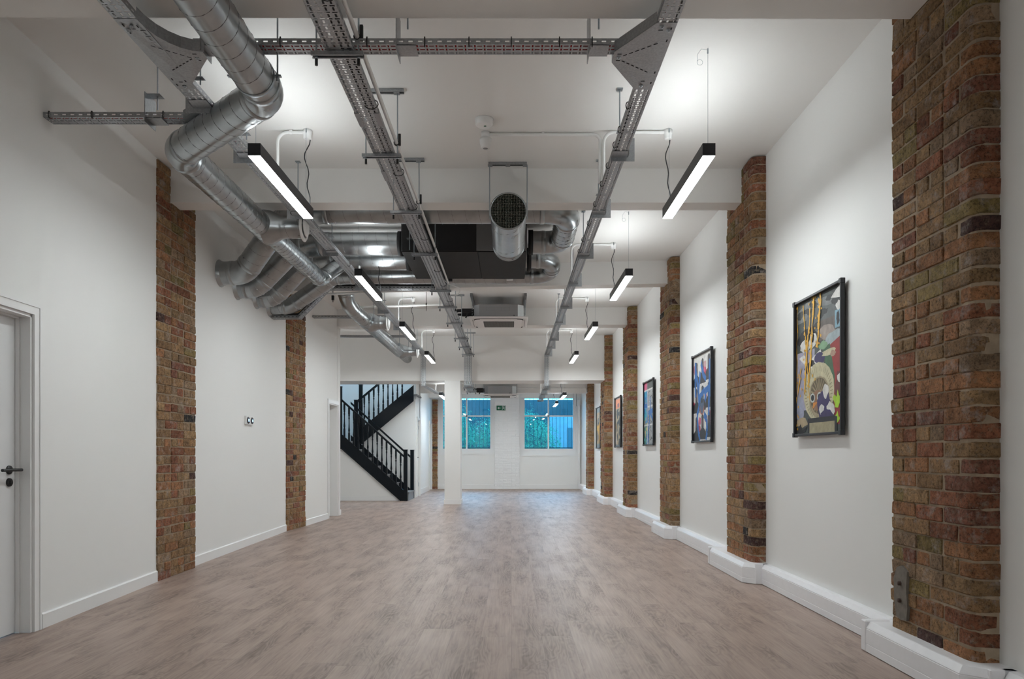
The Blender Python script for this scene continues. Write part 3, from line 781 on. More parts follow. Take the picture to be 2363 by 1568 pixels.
q([(-.23, 2.50), (-.222, 2.502), (-.21, 2.475), (-.202, 2.452), (-.212, 2.45), (-.222, 2.474), (-.238, 2.49)]); q([(-.225, 2.53), (-.222, 2.522), (-.204, 2.512), (-.202, 2.52)]); q([(-.243, 2.533), (-.262, 2.518), (-.258, 2.512), (-.24, 2.522)])
s_.build('pictogram', plain('sign_white', (.75, .8, .78), .4), r_)

# ---------------------------------------------------------------- cable trays
def tray(mb, a, b, width, up=(0, 0, 1), fl=.032, lanes=None, unit=.05, mi=0):
    """perforated channel from a to b; a,b are points on the centre line of the underside"""
    a, b = Vector(a), Vector(b); d = (b-a); L = d.length; d.normalize()
    up = Vector(up); up = (up - d*up.dot(d)).normalized(); s = d.cross(up)
    lanes = lanes or max(2, round(width/.036)); p = width/lanes
    n = max(1, int(L/unit)); un = L/n
    def P(x, y, z): return a + s*x + d*y + up*z
    vs, fs = [], []
    def quad(x0, x1, y0, y1):
        o = len(vs); vs.extend([P(x0, y0, 0), P(x1, y0, 0), P(x1, y1, 0), P(x0, y1, 0)]); fs.append((o, o+1, o+2, o+3))
    def side(sx, z0, z1, y0, y1):
        o = len(vs); vs.extend([P(sx, y0, z0), P(sx, y1, z0), P(sx, y1, z1), P(sx, y0, z1)]); fs.append((o, o+1, o+2, o+3))
    W = width/2
    cs = [-W+p*(i+.5) for i in range(lanes)]
    h1, h2 = .0125 if p > .034 else .0105, .0052
    for k in range(n):
        y = k*un; t = un/.05
        Y_ = [y, y+.004*t, y+.0125*t, y+.020*t, y+.0455*t, y+un]
        quad(-W, W, Y_[0], Y_[1]); quad(-W, W, Y_[2], Y_[3]); quad(-W, W, Y_[4], Y_[5])
        for (ya, yb, h) in ((Y_[1], Y_[2], h1), (Y_[3], Y_[4], h2)):
            x = -W
            for c in cs: quad(x, c-h, ya, yb); x = c+h
            quad(x, W, ya, yb)
        for sx in (-W, W):
            side(sx, 0, fl*.38, y, y+un); side(sx, fl*.62, fl, y, y+un); side(sx, fl*.38, fl*.62, y, y+un*.3); side(sx, fl*.38, fl*.62, y+un*.75, y+un)
    for sx, t in ((-W, .008), (W, -.008)):
        o = len(vs); vs.extend([P(sx, 0, fl), P(sx+t, 0, fl), P(sx+t, L, fl), P(sx, L, fl)]); fs.append((o, o+1, o+2, o+3))
    mb.add(vs, fs, mi)
def sheet(o, t=.0014):
    m = o.modifiers.new('sheet_thickness', 'SOLIDIFY'); m.thickness = t; m.offset = 1
    return o
HT = CH + 2.09
XA, XB, XD = -.890, .755, -1.855
YE = 15.20; ZU = CH + 1.45
def tie(mb, c, w_, h, ax='y'):
    c = Vector(c); pts = []
    for k in range(13):
        t = 2*math.pi*k/12
        pts.append(c + (Vector((math.cos(t)*w_, 0, math.sin(t)*h)) if ax == 'y' else Vector((0, math.cos(t)*w_, math.sin(t)*h))))
    mb.tube(pts, .003, 5, caps=False)

tA = thing('cable_tray', 'widest perforated steel cable tray, running down the middle of the ceiling', 'cable tray', (XA, 7, HT))
m_ = MB(); tray(m_, (XA, 1.2, HT), (XA, YE-.05, HT), .143, lanes=4); sheet(m_.build('tray_bed', M_GALV2, tA))
m_ = MB(); tray(m_, (XA-.04, YE-.02, HT+.02), (XA-.04, YE-.02, ZU), .157, up=(0, 1, 0), lanes=4); sheet(m_.build('drop_section', M_GALV2, tA))
m_ = MB(); tray(m_, (XA-.04, YE, ZU), (XA-.04, 17.0, ZU), .157, lanes=4); sheet(m_.build('lower_section', M_GALV2, tA))
for y in (5.35, 4.45): 
    m_ = MB()
    for sx in (-1, 1):
        m_ = MB(); a_ = XA+sx*.0725; b_ = XA+sx*.0755
        m_.prism([(a_, y-.09, HT+.028), (b_, y-.09, HT+.028), (b_, y-.09, HT-.003), (XA+sx*.045, y-.09, HT-.003), (XA+sx*.045, y-.09, HT-.0015), (a_, y-.09, HT-.0015)], (0, .18, 0))
        m_.build('splice_plate', M_STEELP, tA)
for y in (3.25, 4.27, 5.3, 6.05, 6.9, 7.35, 8.1, 8.8, 9.7, 11, 12.9): m_ = MB(); tie(m_, (XA+.048, y, HT+.01), .042, .03); m_.build('cable_tie', M_BLKPL, tA)

tB = thing('cable_tray', 'narrow perforated cable tray running down the right of the ceiling', 'cable tray', (XB, 7, HT))
m_ = MB(); tray(m_, (XB, 1.2, HT), (XB, YE-.05, HT), .10, lanes=3); sheet(m_.build('tray_bed', M_GALV2, tB))
m_ = MB(); tray(m_, (XB, YE-.02, HT+.02), (XB, YE-.02, ZU), .10, up=(0, 1, 0), lanes=3); sheet(m_.build('drop_section', M_GALV2, tB))
m_ = MB(); tray(m_, (XB, YE, ZU), (XB+.03, 19.6, ZU-.02), .10, lanes=3); sheet(m_.build('lower_section', M_GALV2, tB))
for y in (2.95, 4.3, 4.62, 4.85, 5.2, 5.55, 6.0, 6.5, 7.0, 7.4): m_ = MB(); tie(m_, (XB-.05, y, HT+.016), .012, .022); m_.build('cable_tie', M_BLKPL, tB)

tD = thing('cable_tray', 'narrow perforated cable tray running down the left beside the round ducts', 'cable tray', (XD, 7, HT))
m_ = MB(); tray(m_, (XD, 1.2, HT), (XD, YE, HT), .11, lanes=3); sheet(m_.build('tray_bed', M_GALV2, tD))
m_ = MB(); tray(m_, (XD-.03, YE-.02, HT+.02), (XD-.03, YE-.02, ZU), .10, up=(0, 1, 0), lanes=3); sheet(m_.build('drop_section', M_GALV2, tD))
m_ = MB(); tray(m_, (XD-.03, YE, ZU), (XD+.05, 17.4, ZU), .10, lanes=3); sheet(m_.build('lower_section', M_GALV2, tD))
for y in (3.2, 2.9, 5.9, 7.9): m_ = MB(); tie(m_, (XD+.05, y, HT+.012), .014, .024); m_.build('cable_tie', M_BLKPL, tD)

YC = 3.74
tC = thing('cable_tray', 'cross cable tray joining the left and right trays near the camera', 'cable tray', (-.5, YC, HT))
m_ = MB(); tray(m_, (XD+.2, YC, HT+.036), (XB-.2, YC, HT+.036), .094, lanes=3); sheet(m_.build('tray_bed', M_GALV2, tC))
# curved tee plate on the left, triangular one on the right
m_ = MB(); z = HT-.0035
lft = [(XD-.055, YC+.33, z), (XD-.055, YC-.33, z), (XD+.055, YC-.33, z)] + [(XD+.055+.2*(1-math.cos(t)), YC-.33+.28*math.sin(t), z+.017*t) for t in [math.pi/2*k/6 for k in range(1, 7)]] + [(XD+.24, YC-.05, z+.03), (XD+.24, YC+.05, z+.03), (XD+.055, YC+.27, z), (XD+.055, YC+.33, z)]
m_.prism(lft, (0, 0, .0015))
arc = [(XD+.055+.2*(1-math.cos(t)), YC-.33+.28*math.sin(t)) for t in [math.pi/2*k/6 for k in range(7)]] + [(XD+.26, YC-.05)]
for (a, b), (c, d) in zip(arc, arc[1:]): m_.hexa([(a, b, z), (c, d, z), (c, d+.002, z), (a, b+.002, z), (a, b, z+.06), (c, d, z+.06), (c, d+.002, z+.06), (a, b+.002, z+.06)])
def slots(cx, cy, zz, lst):
    for (dx, dy, a) in lst:
        u = Vector((math.cos(a), math.sin(a), 0)); v = Vector((-u.y, u.x, 0)); c = Vector((cx+dx, cy+dy, zz-.0008))
        m_.add([c-u*.011-v*.0035, c+u*.011-v*.0035, c+u*.011+v*.0035, c-u*.011+v*.0035], [(0, 1, 2, 3)], 1)
slots(XD, YC, z, [(-.035, y_, 1.57) for y_ in (-.28, -.22, .22, .28)] + [(.0, y_, 0) for y_ in (-.25, .25, .29)] + [(.03, y_, 1.57) for y_ in (-.27, .24)] + [(.02+.028*k, -.10+.02*k, .62) for k in range(6)] + [(.02+.028*k, .12-.02*k, -.62) for k in range(6)] + [(.20, -.03, 0), (.20, .0, 0), (.20, .03, 0)])
m_.build('tee_plate', [M_GALV2, M_DARK], tC)
m_ = MB(); m_.prism([(XB+.05, YC-.3, z), (XB+.05, YC+.33, z), (XB-.05, YC+.33, z), (XB-.22, YC+.05, z), (XB-.22, YC-.05, z), (XB-.05, YC-.3, z)], (0, 0, .0015))
for (a, b), (c, d) in (((XB-.05, YC-.3), (XB-.22, YC-.05)), ((XB-.22, YC+.05), (XB-.05, YC+.33))): m_.hexa([(a, b, z), (c, d, z), (c, d+.002, z), (a, b+.002, z), (a, b, z+.055), (c, d, z+.055), (c, d+.002, z+.055), (a, b+.002, z+.055)])
slots(XB, YC, z, [(.03, y_, 1.57) for y_ in (-.25, -.15, .15, .26)] + [(-.02, y_, 0) for y_ in (-.24, .24, .29)] + [(-.02-.028*k, -.12+.02*k, -.62) for k in range(6)] + [(-.02-.028*k, .14-.02*k, .62) for k in range(6)] + [(-.19, -.03, 0), (-.19, .0, 0), (-.19, .03, 0)])
m_.build('tee_plate', [M_GALV2, M_DARK], tC)
for (bx, by) in ((XB-.02, YC-.27), (XB+.02, YC-.24), (XB-.02, YC+.29), (XB-.19, YC), (XD, YC-.27), (XD, YC+.3), (XD-.03, YC-.24), (XD+.2, YC+.01)):
    m_ = MB(); m_.lathe([(0, .010), (.006, .010), (.006, .004), (.011, .003), (.011, 0)], (bx, by, HT-.0035), (0, 0, -1), 8)
    m_.build('bolt', M_ZINC, tC)
for x in (-1.2, -.75, -.45, -.22, .0, .25, .42): m_ = MB(); tie(m_, (x, YC-.047, HT+.05), .010, .026, 'x'); m_.build('cable_tie', M_BLKPL, tC)

def btray(label, y, x0, x1, w_=.10, z=HT):
    t = thing('cable_tray', label, 'cable tray', ((x0+x1)/2, y, z))
    m_ = MB(); tray(m_, (x0, y, z+.036), (x1, y, z+.036), w_, lanes=3); sheet(m_.build('tray_bed', M_GALV2, t))
    return t
g = btray('short branch tray fixed to the left wall near the camera', 4.54, xl(4.54)+.003, XD-.06)
m_ = MB(); z = HT+.03; m_.prism([(XD-.22, 4.49, z), (XD-.055, 4.36, z), (XD-.055, 4.72, z), (XD-.22, 4.59, z)], (0, 0, .0015)); m_.prism([(XD-.22, 4.49, z), (XD-.055, 4.36, z), (XD-.055, 4.362, z), (XD-.22, 4.492, z)], (0, 0, .05)); m_.build('tee_plate', M_GALV2, g)
for x in (-2.92, -2.65, -2.2): m_ = MB(); tie(m_, (x, 4.49, HT+.052), .010, .022, 'x'); m_.build('cable_tie', M_BLKPL, g)
btray('short branch tray on the left wall behind the exhaust ducts', 11.15, xl(11.15)+.003, XD-.06)
btray('branch tray running left over the doorway to the stairs', 13.0, -5.95, XD-.06)

# black bundled tray towards the left wall
YF = 9.42
tF = thing('cable_tray', 'bent cable tray loaded with thick black cables below the exhaust ducts', 'cable tray', (-2.2, YF, 3.2))
fp = [(xl(YF)+.004, YF, 2.885), (-2.80, YF, 2.885), (-2.42, YF, 3.27), (-1.02, YF, 3.27)]
for a, b, nm in ((fp[0], fp[1], 'wall_section'), (fp[1], fp[2], 'sloping_section'), (fp[2], fp[3], 'upper_section')):
    m_ = MB(); tray(m_, a, b, .13, lanes=4); sheet(m_.build(nm, M_GALV2, tF))
for k, (dy, dz) in enumerate(((-.045, .045), (-.015, .05), (.015, .045), (.045, .05))):
    pts, _ = fillet([(p[0], p[1]+dy, p[2]+dz) for p in fp], .12)
    m_ = MB(); m_.tube(pts, .019, 10)
    tag(center_origin(m_.build('pipe', M_FOAM, None)), 'thick black insulated pipe lying in the bent tray, %s' % ['front one', 'second from the front', 'third from the front', 'rearmost'][k], 'insulated pipe', 'black pipes in the bent tray')
for x in (-2.1, -1.9, -1.6, -1.3): m_ = MB(); tie(m_, (x, YF-.03, 3.3), .045, .04, 'x'); m_.build('cable_tie', M_BLKPL, tF)
for k in (.25, .6): m_ = MB(); c = Vector(fp[1]).lerp(Vector(fp[2]), k); tie(m_, (c.x-.02, c.y-.03, c.z+.02), .045, .045, 'x'); m_.build('cable_tie', M_BLKPL, tF)

# cables lying in the trays
def cable(label, pts, r, mat, wob=.004, step=.25, group='cables in the overhead trays'):
    P = [Vector(p) for p in pts]; out = []
    for a, b in zip(P, P[1:]):
        n = max(1, int((b-a).length/step))
        for k in range(n): out.append(a.lerp(b, k/n) + Vector((random.uniform(-wob, wob), random.uniform(-wob, wob)*.5, 0)))
    out.append(P[-1]); m_ = MB(); m_.tube(out, r, 6)
    return tag(center_origin(m_.build('cable', mat)), label, 'cable', group)
cable('red cable in the cross tray, nearer the camera', [(XD+.15, YC-.02, HT+.043), (XB-.2, YC-.02, HT+.043)], .005, M_RED)
cable('red cable in the cross tray, farther from the camera', [(XD+.15, YC+.012, HT+.043), (XB-.2, YC+.012, HT+.043)], .005, M_RED)
cable('red cable lying along the right tray', [(XB-.018, 1.2, HT+.007), (XB-.018, 15.1, HT+.007)], .005, M_RED)
cable('thin black cable beside the red one in the right tray', [(XB-.032, 4.2, HT+.008), (XB-.030, 15.1, HT+.008)], .0055, M_CABLE)
cable('red cable in the branch tray on the left wall', [(xl(4.54)+.02, 4.53, HT+.043), (XD-.07, 4.53, HT+.043)], .005, M_RED)
cable('red cable lying along the left tray', [(XD+.01, 3.9, HT+.007), (XD+.01, 15.1, HT+.007)], .005, M_RED)
for k, x in enumerate((.018, .036, .054)): cable('black cable on the right side of the widest tray, %s' % ['inner', 'middle', 'outer'][k], [(XA+x, 1.2, HT+.01), (XA+x, 15.1, HT+.01)], .009, M_CABLE, .002)

# ---------------------------------------------------------------- hangers
def rod(mb, x, y, z0, z1, r=.0048): mb.tube([(x, y, z0), (x, y, z1)], r, 8)
ordn = ['first', 'second', 'third', 'fourth', 'fifth', 'sixth', 'seventh', 'eighth', 'ninth', 'tenth']
def trapeze(x, y, zs, span, label, zt=ZC, chan=True, group='trapeze hangers of the widest tray'):
    r_ = thing('trapeze_hanger', label, 'hanger', (x, y, zs), group)
    m_ = MB(); a, b = x-span/2, x+span/2
    m_.box((a, y-.02, zs+.0185), (b, y+.02, zs+.021)); m_.box((a, y-.0205, zs), (b, y-.018, zs+.021)); m_.box((a, y+.018, zs), (b, y+.0205, zs+.021))
    m_.box((a, y-.018, zs), (b, y-.010, zs+.002)); m_.box((a, y+.010, zs), (b, y+.018, zs+.002))
    m_.build('support_channel', M_GALV2, r_)
    for sx in (a+.025, b-.025):
        m_ = MB(); rod(m_, sx, y, zs-.035, zt-.02); m_.lathe([(0, -.012), (.009, -.012), (.009, 0), (0, 0)], (sx, y, zs), (0, 0, 1), 6); m_.build('threaded_rod', M_ZINC, r_)
        m_ = MB(); m_.tube([(sx, y, zs-.045), (sx, y, zs-.012)], .008, 8); m_.build('end_cap', M_BLKPL, r_)
    if chan:
        m_ = MB(); m_.box((a-.04, y-.0205, zt-.022), (b+.02, y+.0205, zt-.0005)); m_.box((a-.04, y-.008, zt-.0225), (b+.02, y+.008, zt-.0215), 1); m_.box((b-.05, y-.018, zt-.03), (b-.01, y+.018, zt-.022))
        m_.build('ceiling_channel', [M_GALV2, M_DARK], r_)
    return r_
ysA = [3.70, 4.96, 6.12, 7.42, 9.08, 10.1, 11.35, 12.85, 13.9, 14.9]
for k, y in enumerate(ysA):
    zt = ZC
    trapeze(XA-.015, y, HT-.0235, .27, 'steel trapeze hanger under the widest tray, %s from the camera' % ordn[k], zt)
trapeze(XA-.04, 15.6, ZU-.0235, .25, 'steel trapeze hanger on the lowered tray just under the deep beam', CH+1.573, False)
trapeze(XA-.04, 16.6, ZU-.0235, .25, 'steel trapeze hanger on the lowered tray beyond the deep beam', ZL, False)

def cbracket(x, y, side, zb, zt, label, group, axis='x', w_=.10, hh=.15, dd=.10):
    """C-shaped plate bracket on one rod; side = +1/-1: which side the upright plate stands"""
    r_ = thing('tray_bracket', label, 'bracket', (x, y, zb), group)
    m_ = MB(); T = .003
    if axis == 'x':
        x0 = x-side*(w_/2+.004); x1 = x+side*(w_/2+.012); x2 = x+side*(w_/2+.062); yb = y+dd/2
        # L-shaped plate standing across the tray, with a folded shelf under it and a tab on the rod
        m_.prism([(x0, yb, zb-.034), (x2, yb, zb-.034), (x2, yb, zb+hh-.02), (x1, yb, zb+hh-.02), (x1, yb, zb-.006), (x0, yb, zb-.006)], (0, T, 0))
        m_.prism([(x0, yb, zb-.006), (x1, yb, zb-.006), (x1-side*.012, y-dd/2, zb-.006), (x0, y-dd/2, zb-.006)], (0, 0, T))
        m_.box((x1, y-.02, zb-.006), (x1+side*T, yb, zb+hh)); m_.box((x1+side*T, y-.022, zb+hh-T), (x-side*.022, y+.022, zb+hh))
    else:
        py = y-side*(w_/2+.01)
        m_.box((x-dd/2, y-w_/2, zb-.006), (x+dd/2, y+w_/2, zb-.003)); m_.box((x-dd/2-.004, y-w_/2-.01, zb-.03), (x-dd/2, y+w_/2+.03, zb+hh))
        m_.box((x-dd/2, y-.035, zb+hh-T), (x+.03, y+.035, zb+hh))
    m_.build('plate', M_GALV2, r_)
    m_ = MB(); rod(m_, x, y, zb+hh-.09 if axis != 'x' else zb+hh-.04, zt-.004); m_.build('threaded_rod', M_ZINC, r_)
    m_ = MB(); m_.box((x-.02, y-.02, zt-.008), (x+.02, y+.02, zt-.0005)); m_.lathe([(0, -.016), (.009, -.016), (.009, -.008)], (x, y, zt), (0, 0, 1), 6); m_.lathe([(.013, -.004), (.013, 0), (.004, 0)], (x, y, zb+hh+.006), (0, 0, 1), 8)
    m_.build('nut_plate', M_ZINC, r_)
    return r_
for k, y in enumerate([4.95, 6.15, 7.45, 8.7, 10.05, 11.3, 12.9, 13.9, 15.0]):
    cbracket(XB, y, 1, HT, ZC, 'folded steel bracket on the right tray, %s from the camera' % ordn[k], 'brackets of the right tray')
for k, y in enumerate([4.24, 4.98, 6.18, 7.35, 8.9, 10.4, 11.8, 14.0]):
    cbracket(XD, y, -1, HT, ZC, 'folded steel bracket on the left tray, %s from the camera' % ordn[k], 'brackets of the left tray')
for k, y in enumerate([15.9, 17.2, 18.3, 19.3]):
    cbracket(XB+.01, y, 1, ZU-.005, CH+1.573 if y < 16 else ZL, 'folded steel bracket on the lowered right tray, %s beyond the deep beam' % ordn[k], 'brackets of the lowered right tray', hh=.10)
for x, lab in ((-.545, 'folded steel bracket on the cross tray between the middle and right trays'), (.46, 'folded steel bracket on the cross tray next to the right tray'), (-1.56, 'folded steel bracket on the cross tray hidden by the round duct')):
    cbracket(x, YC, 1, HT+.034, ZC, lab, 'brackets of the cross tray', axis='y', hh=.20)
r_ = cbracket(-2.26, 4.54, 1, HT+.034, ZC, 'curved steel bracket holding the branch tray by the left wall', None, axis='y', hh=.16)

# ---------------------------------------------------------------- round ducts
def helix(mb, a, b, r, pitch=.115, mi=1, ph=0.0):
    a, b = Vector(a), Vector(b); d = b-a; L = d.length
    if L < .05: return
    d.normalize(); ref = Vector((0,0,1)) if abs(d.z) < .9 else Vector((0,1,0)); u = d.cross(ref).normalized(); v = d.cross(u)
    n = int(L/pitch*16)
    pts = [a + d*(L*k/n) + (u*math.cos(2*math.pi*L*k/n/pitch+ph) + v*math.sin(2*math.pi*L*k/n/pitch+ph))*(r+.0002) for k in range(n+1)]
    mb.tube(pts, .0026, 4, mi)
def duct(parent, name, pts, r, bend=.18, pitch=.115, gore=False, rings=True, n=32, caps=False):
    m_ = MB(); path, spans = fillet(pts, bend, 3 if gore else 8)
    m_.tube(path, r, n, 0, caps=caps, smooth=True)
    m_.tube([p for p in path], r-.004, n, 0, caps=False)
    for i, (a, b) in enumerate(spans):
        if (b-a).length > .22: helix(m_, a, b, r, pitch, 1, i)
        if rings and i < len(spans)-1:
            d = (b-a).normalized(); m_.lathe([(r, -.045), (r+.004, -.043), (r+.005, -.03), (r+.003, -.002), (r, 0)], b, d, n, 0)
        if rings and i > 0:
            d = (b-a).normalized(); m_.lathe([(r, 0), (r+.003, .002), (r+.005, .03), (r+.004, .043), (r, .045)], a, d, n, 0)
    if gore:
        seen = [s[1] for s in spans[:-1]]
        for k in range(1, len(path)-1):
            d = (path[k+1]-path[k-1]).normalized(); m_.lathe([(r-.001, -.006), (r+.005, 0), (r-.001, .006)], path[k], d, n, 0)
    return m_.build(name, [M_GALV, M_SEAM], parent)
def diffuser(parent, x, y, z, r):
    m_ = MB(); m_.lathe([(r-.01, 0), (r+.025, .0), (r+.030, .008), (r+.012, .022), (r-.008, .018), (r-.012, -.02)], (x, y, z), (1, 0, 0), 36)
    m_.build('diffuser_ring', M_PLAST, parent)
    m_ = MB(); m_.lathe([(0, .042), (r-.03, .040), (r-.012, .030), (r-.016, .024), (0, .02)], (x, y, z), (1, 0, 0), 36)
    m_.build('diffuser_disc', M_PLAST, parent)
def branch(parent, y, zc, r, xs=-2.25, xe=-1.89, rd_=.11):
    m_ = MB(); m_.lathe([(r*1.55, .02), (r*1.45, rd_*.75), (r*1.08, rd_*1.5), (r+.003, rd_*1.65), (r+.003, rd_*1.9), (r, rd_*1.92), (r, xe-xs)], (xs, y, zc), (1, 0, 0), 32)
    helix(m_, (xs+rd_*2, y, zc), (xe, y, zc), r, .12)
    m_.build('branch_spigot', [M_GALV, M_SEAM], parent)
    diffuser(parent, xe, y, zc, r)
Z1 = CH + 2.05
dm = thing('spiral_duct', 'large zigzag spiral duct crossing the near left ceiling', 'air duct', (-2.0, 5, Z1))
duct(dm, 'duct_run', [(-1.395, .6, Z1), (-1.395, 4.05, Z1), (-2.25, 4.82, Z1), (-2.25, 6.62, Z1)], .108, bend=.17)
m_ = MB(); m_.lathe([(.108, 0), (.108, .04), (.090, .12), (.090, .16)], (-2.25, 6.6, Z1), (0, 1, 0), 32); m_.build('reducer', M_GALV, dm)
duct(dm, 'narrow_duct_run', [(-2.25, 6.74, Z1), (-2.25, 8.36, Z1), (-2.06, 8.66, CH+2.32)], .089, bend=.16, pitch=.09)
branch(dm, 6.44, Z1, .10)
m_ = MB(); rod(m_, -1.27, 3.86, Z1, ZC-.001); m_.tube([(-1.27, 3.86, Z1-.03), (-1.27, 3.86, Z1+.01)], .008, 8); rod(m_, -1.52, 3.86, Z1, ZC-.001)
m_.lathe([(.109, -.012), (.1115, -.012), (.1115, .012), (.109, .012)], (-1.395, 3.86, Z1), (0, 1, 0), 32); m_.box((-1.285, 3.85, Z1-.004), (-1.25, 3.87, Z1+.004)); m_.box((-1.54, 3.85, Z1-.004), (-1.505, 3.87, Z1+.004))
m_.build('ring_hanger', M_ZINC, dm)
m_ = MB(); m_.add([at_ for at_ in [(-1.40, 4.10, Z1-.1085), (-1.365, 4.115, Z1-.1085), (-1.35, 4.09, Z1-.107), (-1.385, 4.075, Z1-.108)]], [(0, 1, 2, 3)]); 
d2 = thing('spiral_duct', 'spiral duct curving down from behind the skewed beam towards the stairs', 'air duct', (-2.25, 13, Z1))
duct(d2, 'duct_run', [(-2.42, 10.22, CH+2.5), (-2.39, 10.40, CH+2.17), (-2.25, 11.0, Z1), (-2.25, 14.35, Z1)], .112, bend=.3, pitch=.10)
duct(d2, 'narrow_duct_run', [(-2.25, 14.3, Z1), (-2.25, 15.38, Z1)], .095, pitch=.09)
branch(d2, 11.15, Z1, .10, xe=-1.95); branch(d2, 14.3, Z1, .095, xe=-1.90)
for y, zt in ((10.9, ZC), (13.4, ZC), (14.6, ZC)):
    m_ = MB(); rod(m_, -2.11, y, Z1, zt-.001); m_.box((-2.13, y-.015, Z1-.02), (-2.095, y+.015, Z1+.03)); m_.build('hanger_rod', M_ZINC, d2)

ZP = CH + 2.36
def collar(parent, c, ax, r=.125, L=.10):
    m_ = MB(); m_.lathe([(r+.004, 0), (r+.012, .0), (r+.012, L), (r+.004, L)], c, ax, 32); m_.build('insulated_collar', M_FOAM, parent)
def flange(parent, p, r, wall=True):
    m_ = MB(); m_.lathe([(r+.02, 0), (r+.02, .004), (r+.004, .006), (r+.003, .04), (r, .04)], p, (1, 0, 0), 32); m_.build('wall_flange', M_GALV, parent)
ys = (7.62, 8.12, 8.78, 9.30)
e1 = thing('exhaust_duct', 'fat duct leaving the left wall nearest the camera and passing above the grille duct', 'air duct', (-1.0, 6.9, ZP))
duct(e1, 'duct_run', [(xl(ys[0])+.004, ys[0], CH+1.93), (-2.86, ys[0]-.02, CH+1.93), (-2.36, 7.25, CH+2.36), (-1.9, 6.9, ZP), (.56, 6.9, ZP), (.56, 7.95, ZP), (.19, 7.95, ZP)], .125, bend=.24, pitch=.13)
flange(e1, (xl(ys[0])+.002, ys[0], CH+1.93), .125)
e2 = thing('exhaust_duct', 'second exhaust duct from the camera, black unit to left wall', 'air duct', (-2, 8.0, ZP))
duct(e2, 'duct_run', [(xl(ys[1])+.004, ys[1], CH+1.90), (-2.92, ys[1], CH+1.90), (-2.46, 8.04, CH+2.32), (-2.1, 8.0, ZP), (-1.22, 8.0, ZP)], .125, bend=.22, pitch=.13, gore=True)
flange(e2, (xl(ys[1])+.002, ys[1], CH+1.90), .125)
e3 = thing('exhaust_duct', 'third exhaust duct from the camera, black unit to left wall', 'air duct', (-2, 8.65, ZP))
duct(e3, 'duct_run', [(xl(ys[2])+.004, ys[2], CH+1.93), (-2.95, ys[2], CH+1.93), (-2.5, 8.68, CH+2.34), (-2.15, 8.65, ZP), (-1.22, 8.65, ZP)], .125, bend=.22, pitch=.13, gore=True)
flange(e3, (xl(ys[2])+.002, ys[2], CH+1.93), .125)
e4 = thing('exhaust_duct', 'slimmer duct passing behind the black unit to the left wall', 'air duct', (-1, 9.14, CH+2.28))
duct(e4, 'duct_run', [(xl(ys[3])+.004, ys[3], CH+1.92), (-2.88, ys[3], CH+1.93), (-2.3, 9.18, CH+2.28), (-2.0, 9.14, CH+2.285), (.50, 9.14, CH+2.285), (.50, 8.65, ZP), (.19, 8.65, ZP)], .104, bend=.22, pitch=.13)
flange(e4, (xl(ys[3])+.002, ys[3], CH+1.92), .110)
for c, ax, par in (((-1.22, 8.0, ZP), (-1, 0, 0), e2), ((-1.22, 8.65, ZP), (-1, 0, 0), e3), ((.19, 7.95, ZP), (1, 0, 0), e1), ((.19, 8.65, ZP), (1, 0, 0), e4)): collar(par, c, ax, .125, .05)

# air handling unit
ah = thing('air_handling_unit', 'long black insulated air handling box hung from the ceiling', 'ventilation unit', (-.5, 8.3, CH+2.2))
m_ = MB(); zb, zt = CH+2.20, CH+2.52
m_.bbox((-1.20, 7.73, zb), (.17, 8.93, zt), .012, 0); m_.build('casing', M_FOAM, ah)
m_ = MB(); m_.bbox((-1.195, 7.735, zb-.006), (-.37, 8.925, zb), .003); m_.bbox((-.366, 7.735, zb-.008), (.165, 8.925, zb), .003); m_.build('bottom_lining', M_FOAM2, ah)
m_ = MB(); m_.bbox((-.38, 7.722, zb+.006), (.165, 7.732, zt-.01), .003); m_.build('access_panel', M_GREYP, ah)
for (x, y) in ((-1.1, 7.68), (.08, 7.68), (-1.15, 8.96), (.1, 8.96)):
    m_ = MB(); rod(m_, x, y, zb-.0, ZC-.001); m_.box((x-.03, y-.02, zb+.12), (x+.03, y+.05 if y < 8 else y-.05, zb+.125)); m_.build('hanger_rod', M_ZINC, ah)
m_ = MB(); m_.box((-.06, 8.96, zb-.012), (.02, 8.99, zb+.01)); m_.build('drain_spout', M_PLAST, ah)
# grille duct
gd = thing('grille_duct', 'open round duct with square mesh facing the camera', 'air duct', (-.026, 6.8, CH+2.08))
ZG = CH + 2.078
duct(gd, 'duct_run', [(-.026, 6.09, ZG), (-.026, 7.12, ZG), (-.026, 7.45, CH+2.36), (-.026, 7.725, CH+2.362)], .156, bend=.2, pitch=.6, gore=True)
m_ = MB(); m_.lathe([(.156, .03), (.161, .03), (.161, -.004), (.150, -.004), (.150, .01)], (-.026, 6.09, ZG), (0, 1, 0), 36); m_.build('mouth_ring', M_GALV, gd)
m_ = MB(); rr = .153
for k in range(-11, 12):
    o = k*.0135
    if abs(o) >= rr: continue
    h = math.sqrt(rr*rr-o*o)
    m_.tube([(-.026+o, 6.094, ZG-h), (-.026+o, 6.094, ZG+h)], .0021, 4); m_.tube([(-.026-h, 6.0965, ZG+o), (-.026+h, 6.0965, ZG+o)], .0021, 4)
m_.build('wire_mesh', plain('dull_mesh', (.16, .16, .13), .5, .6), gd)
m_ = MB(); m_.box((-.20, 6.185, ZC-.022), (.135, 6.226, ZC-.0005)); m_.box((-.20, 6.198, ZC-.0225), (.135, 6.213, ZC-.0215), 1)
for x in (-.185, -.03, .12): m_.box((x-.02, 6.188, ZC-.032), (x+.02, 6.223, ZC-.022))
m_.build('ceiling_channel', [M_GALV2, M_DARK], gd)
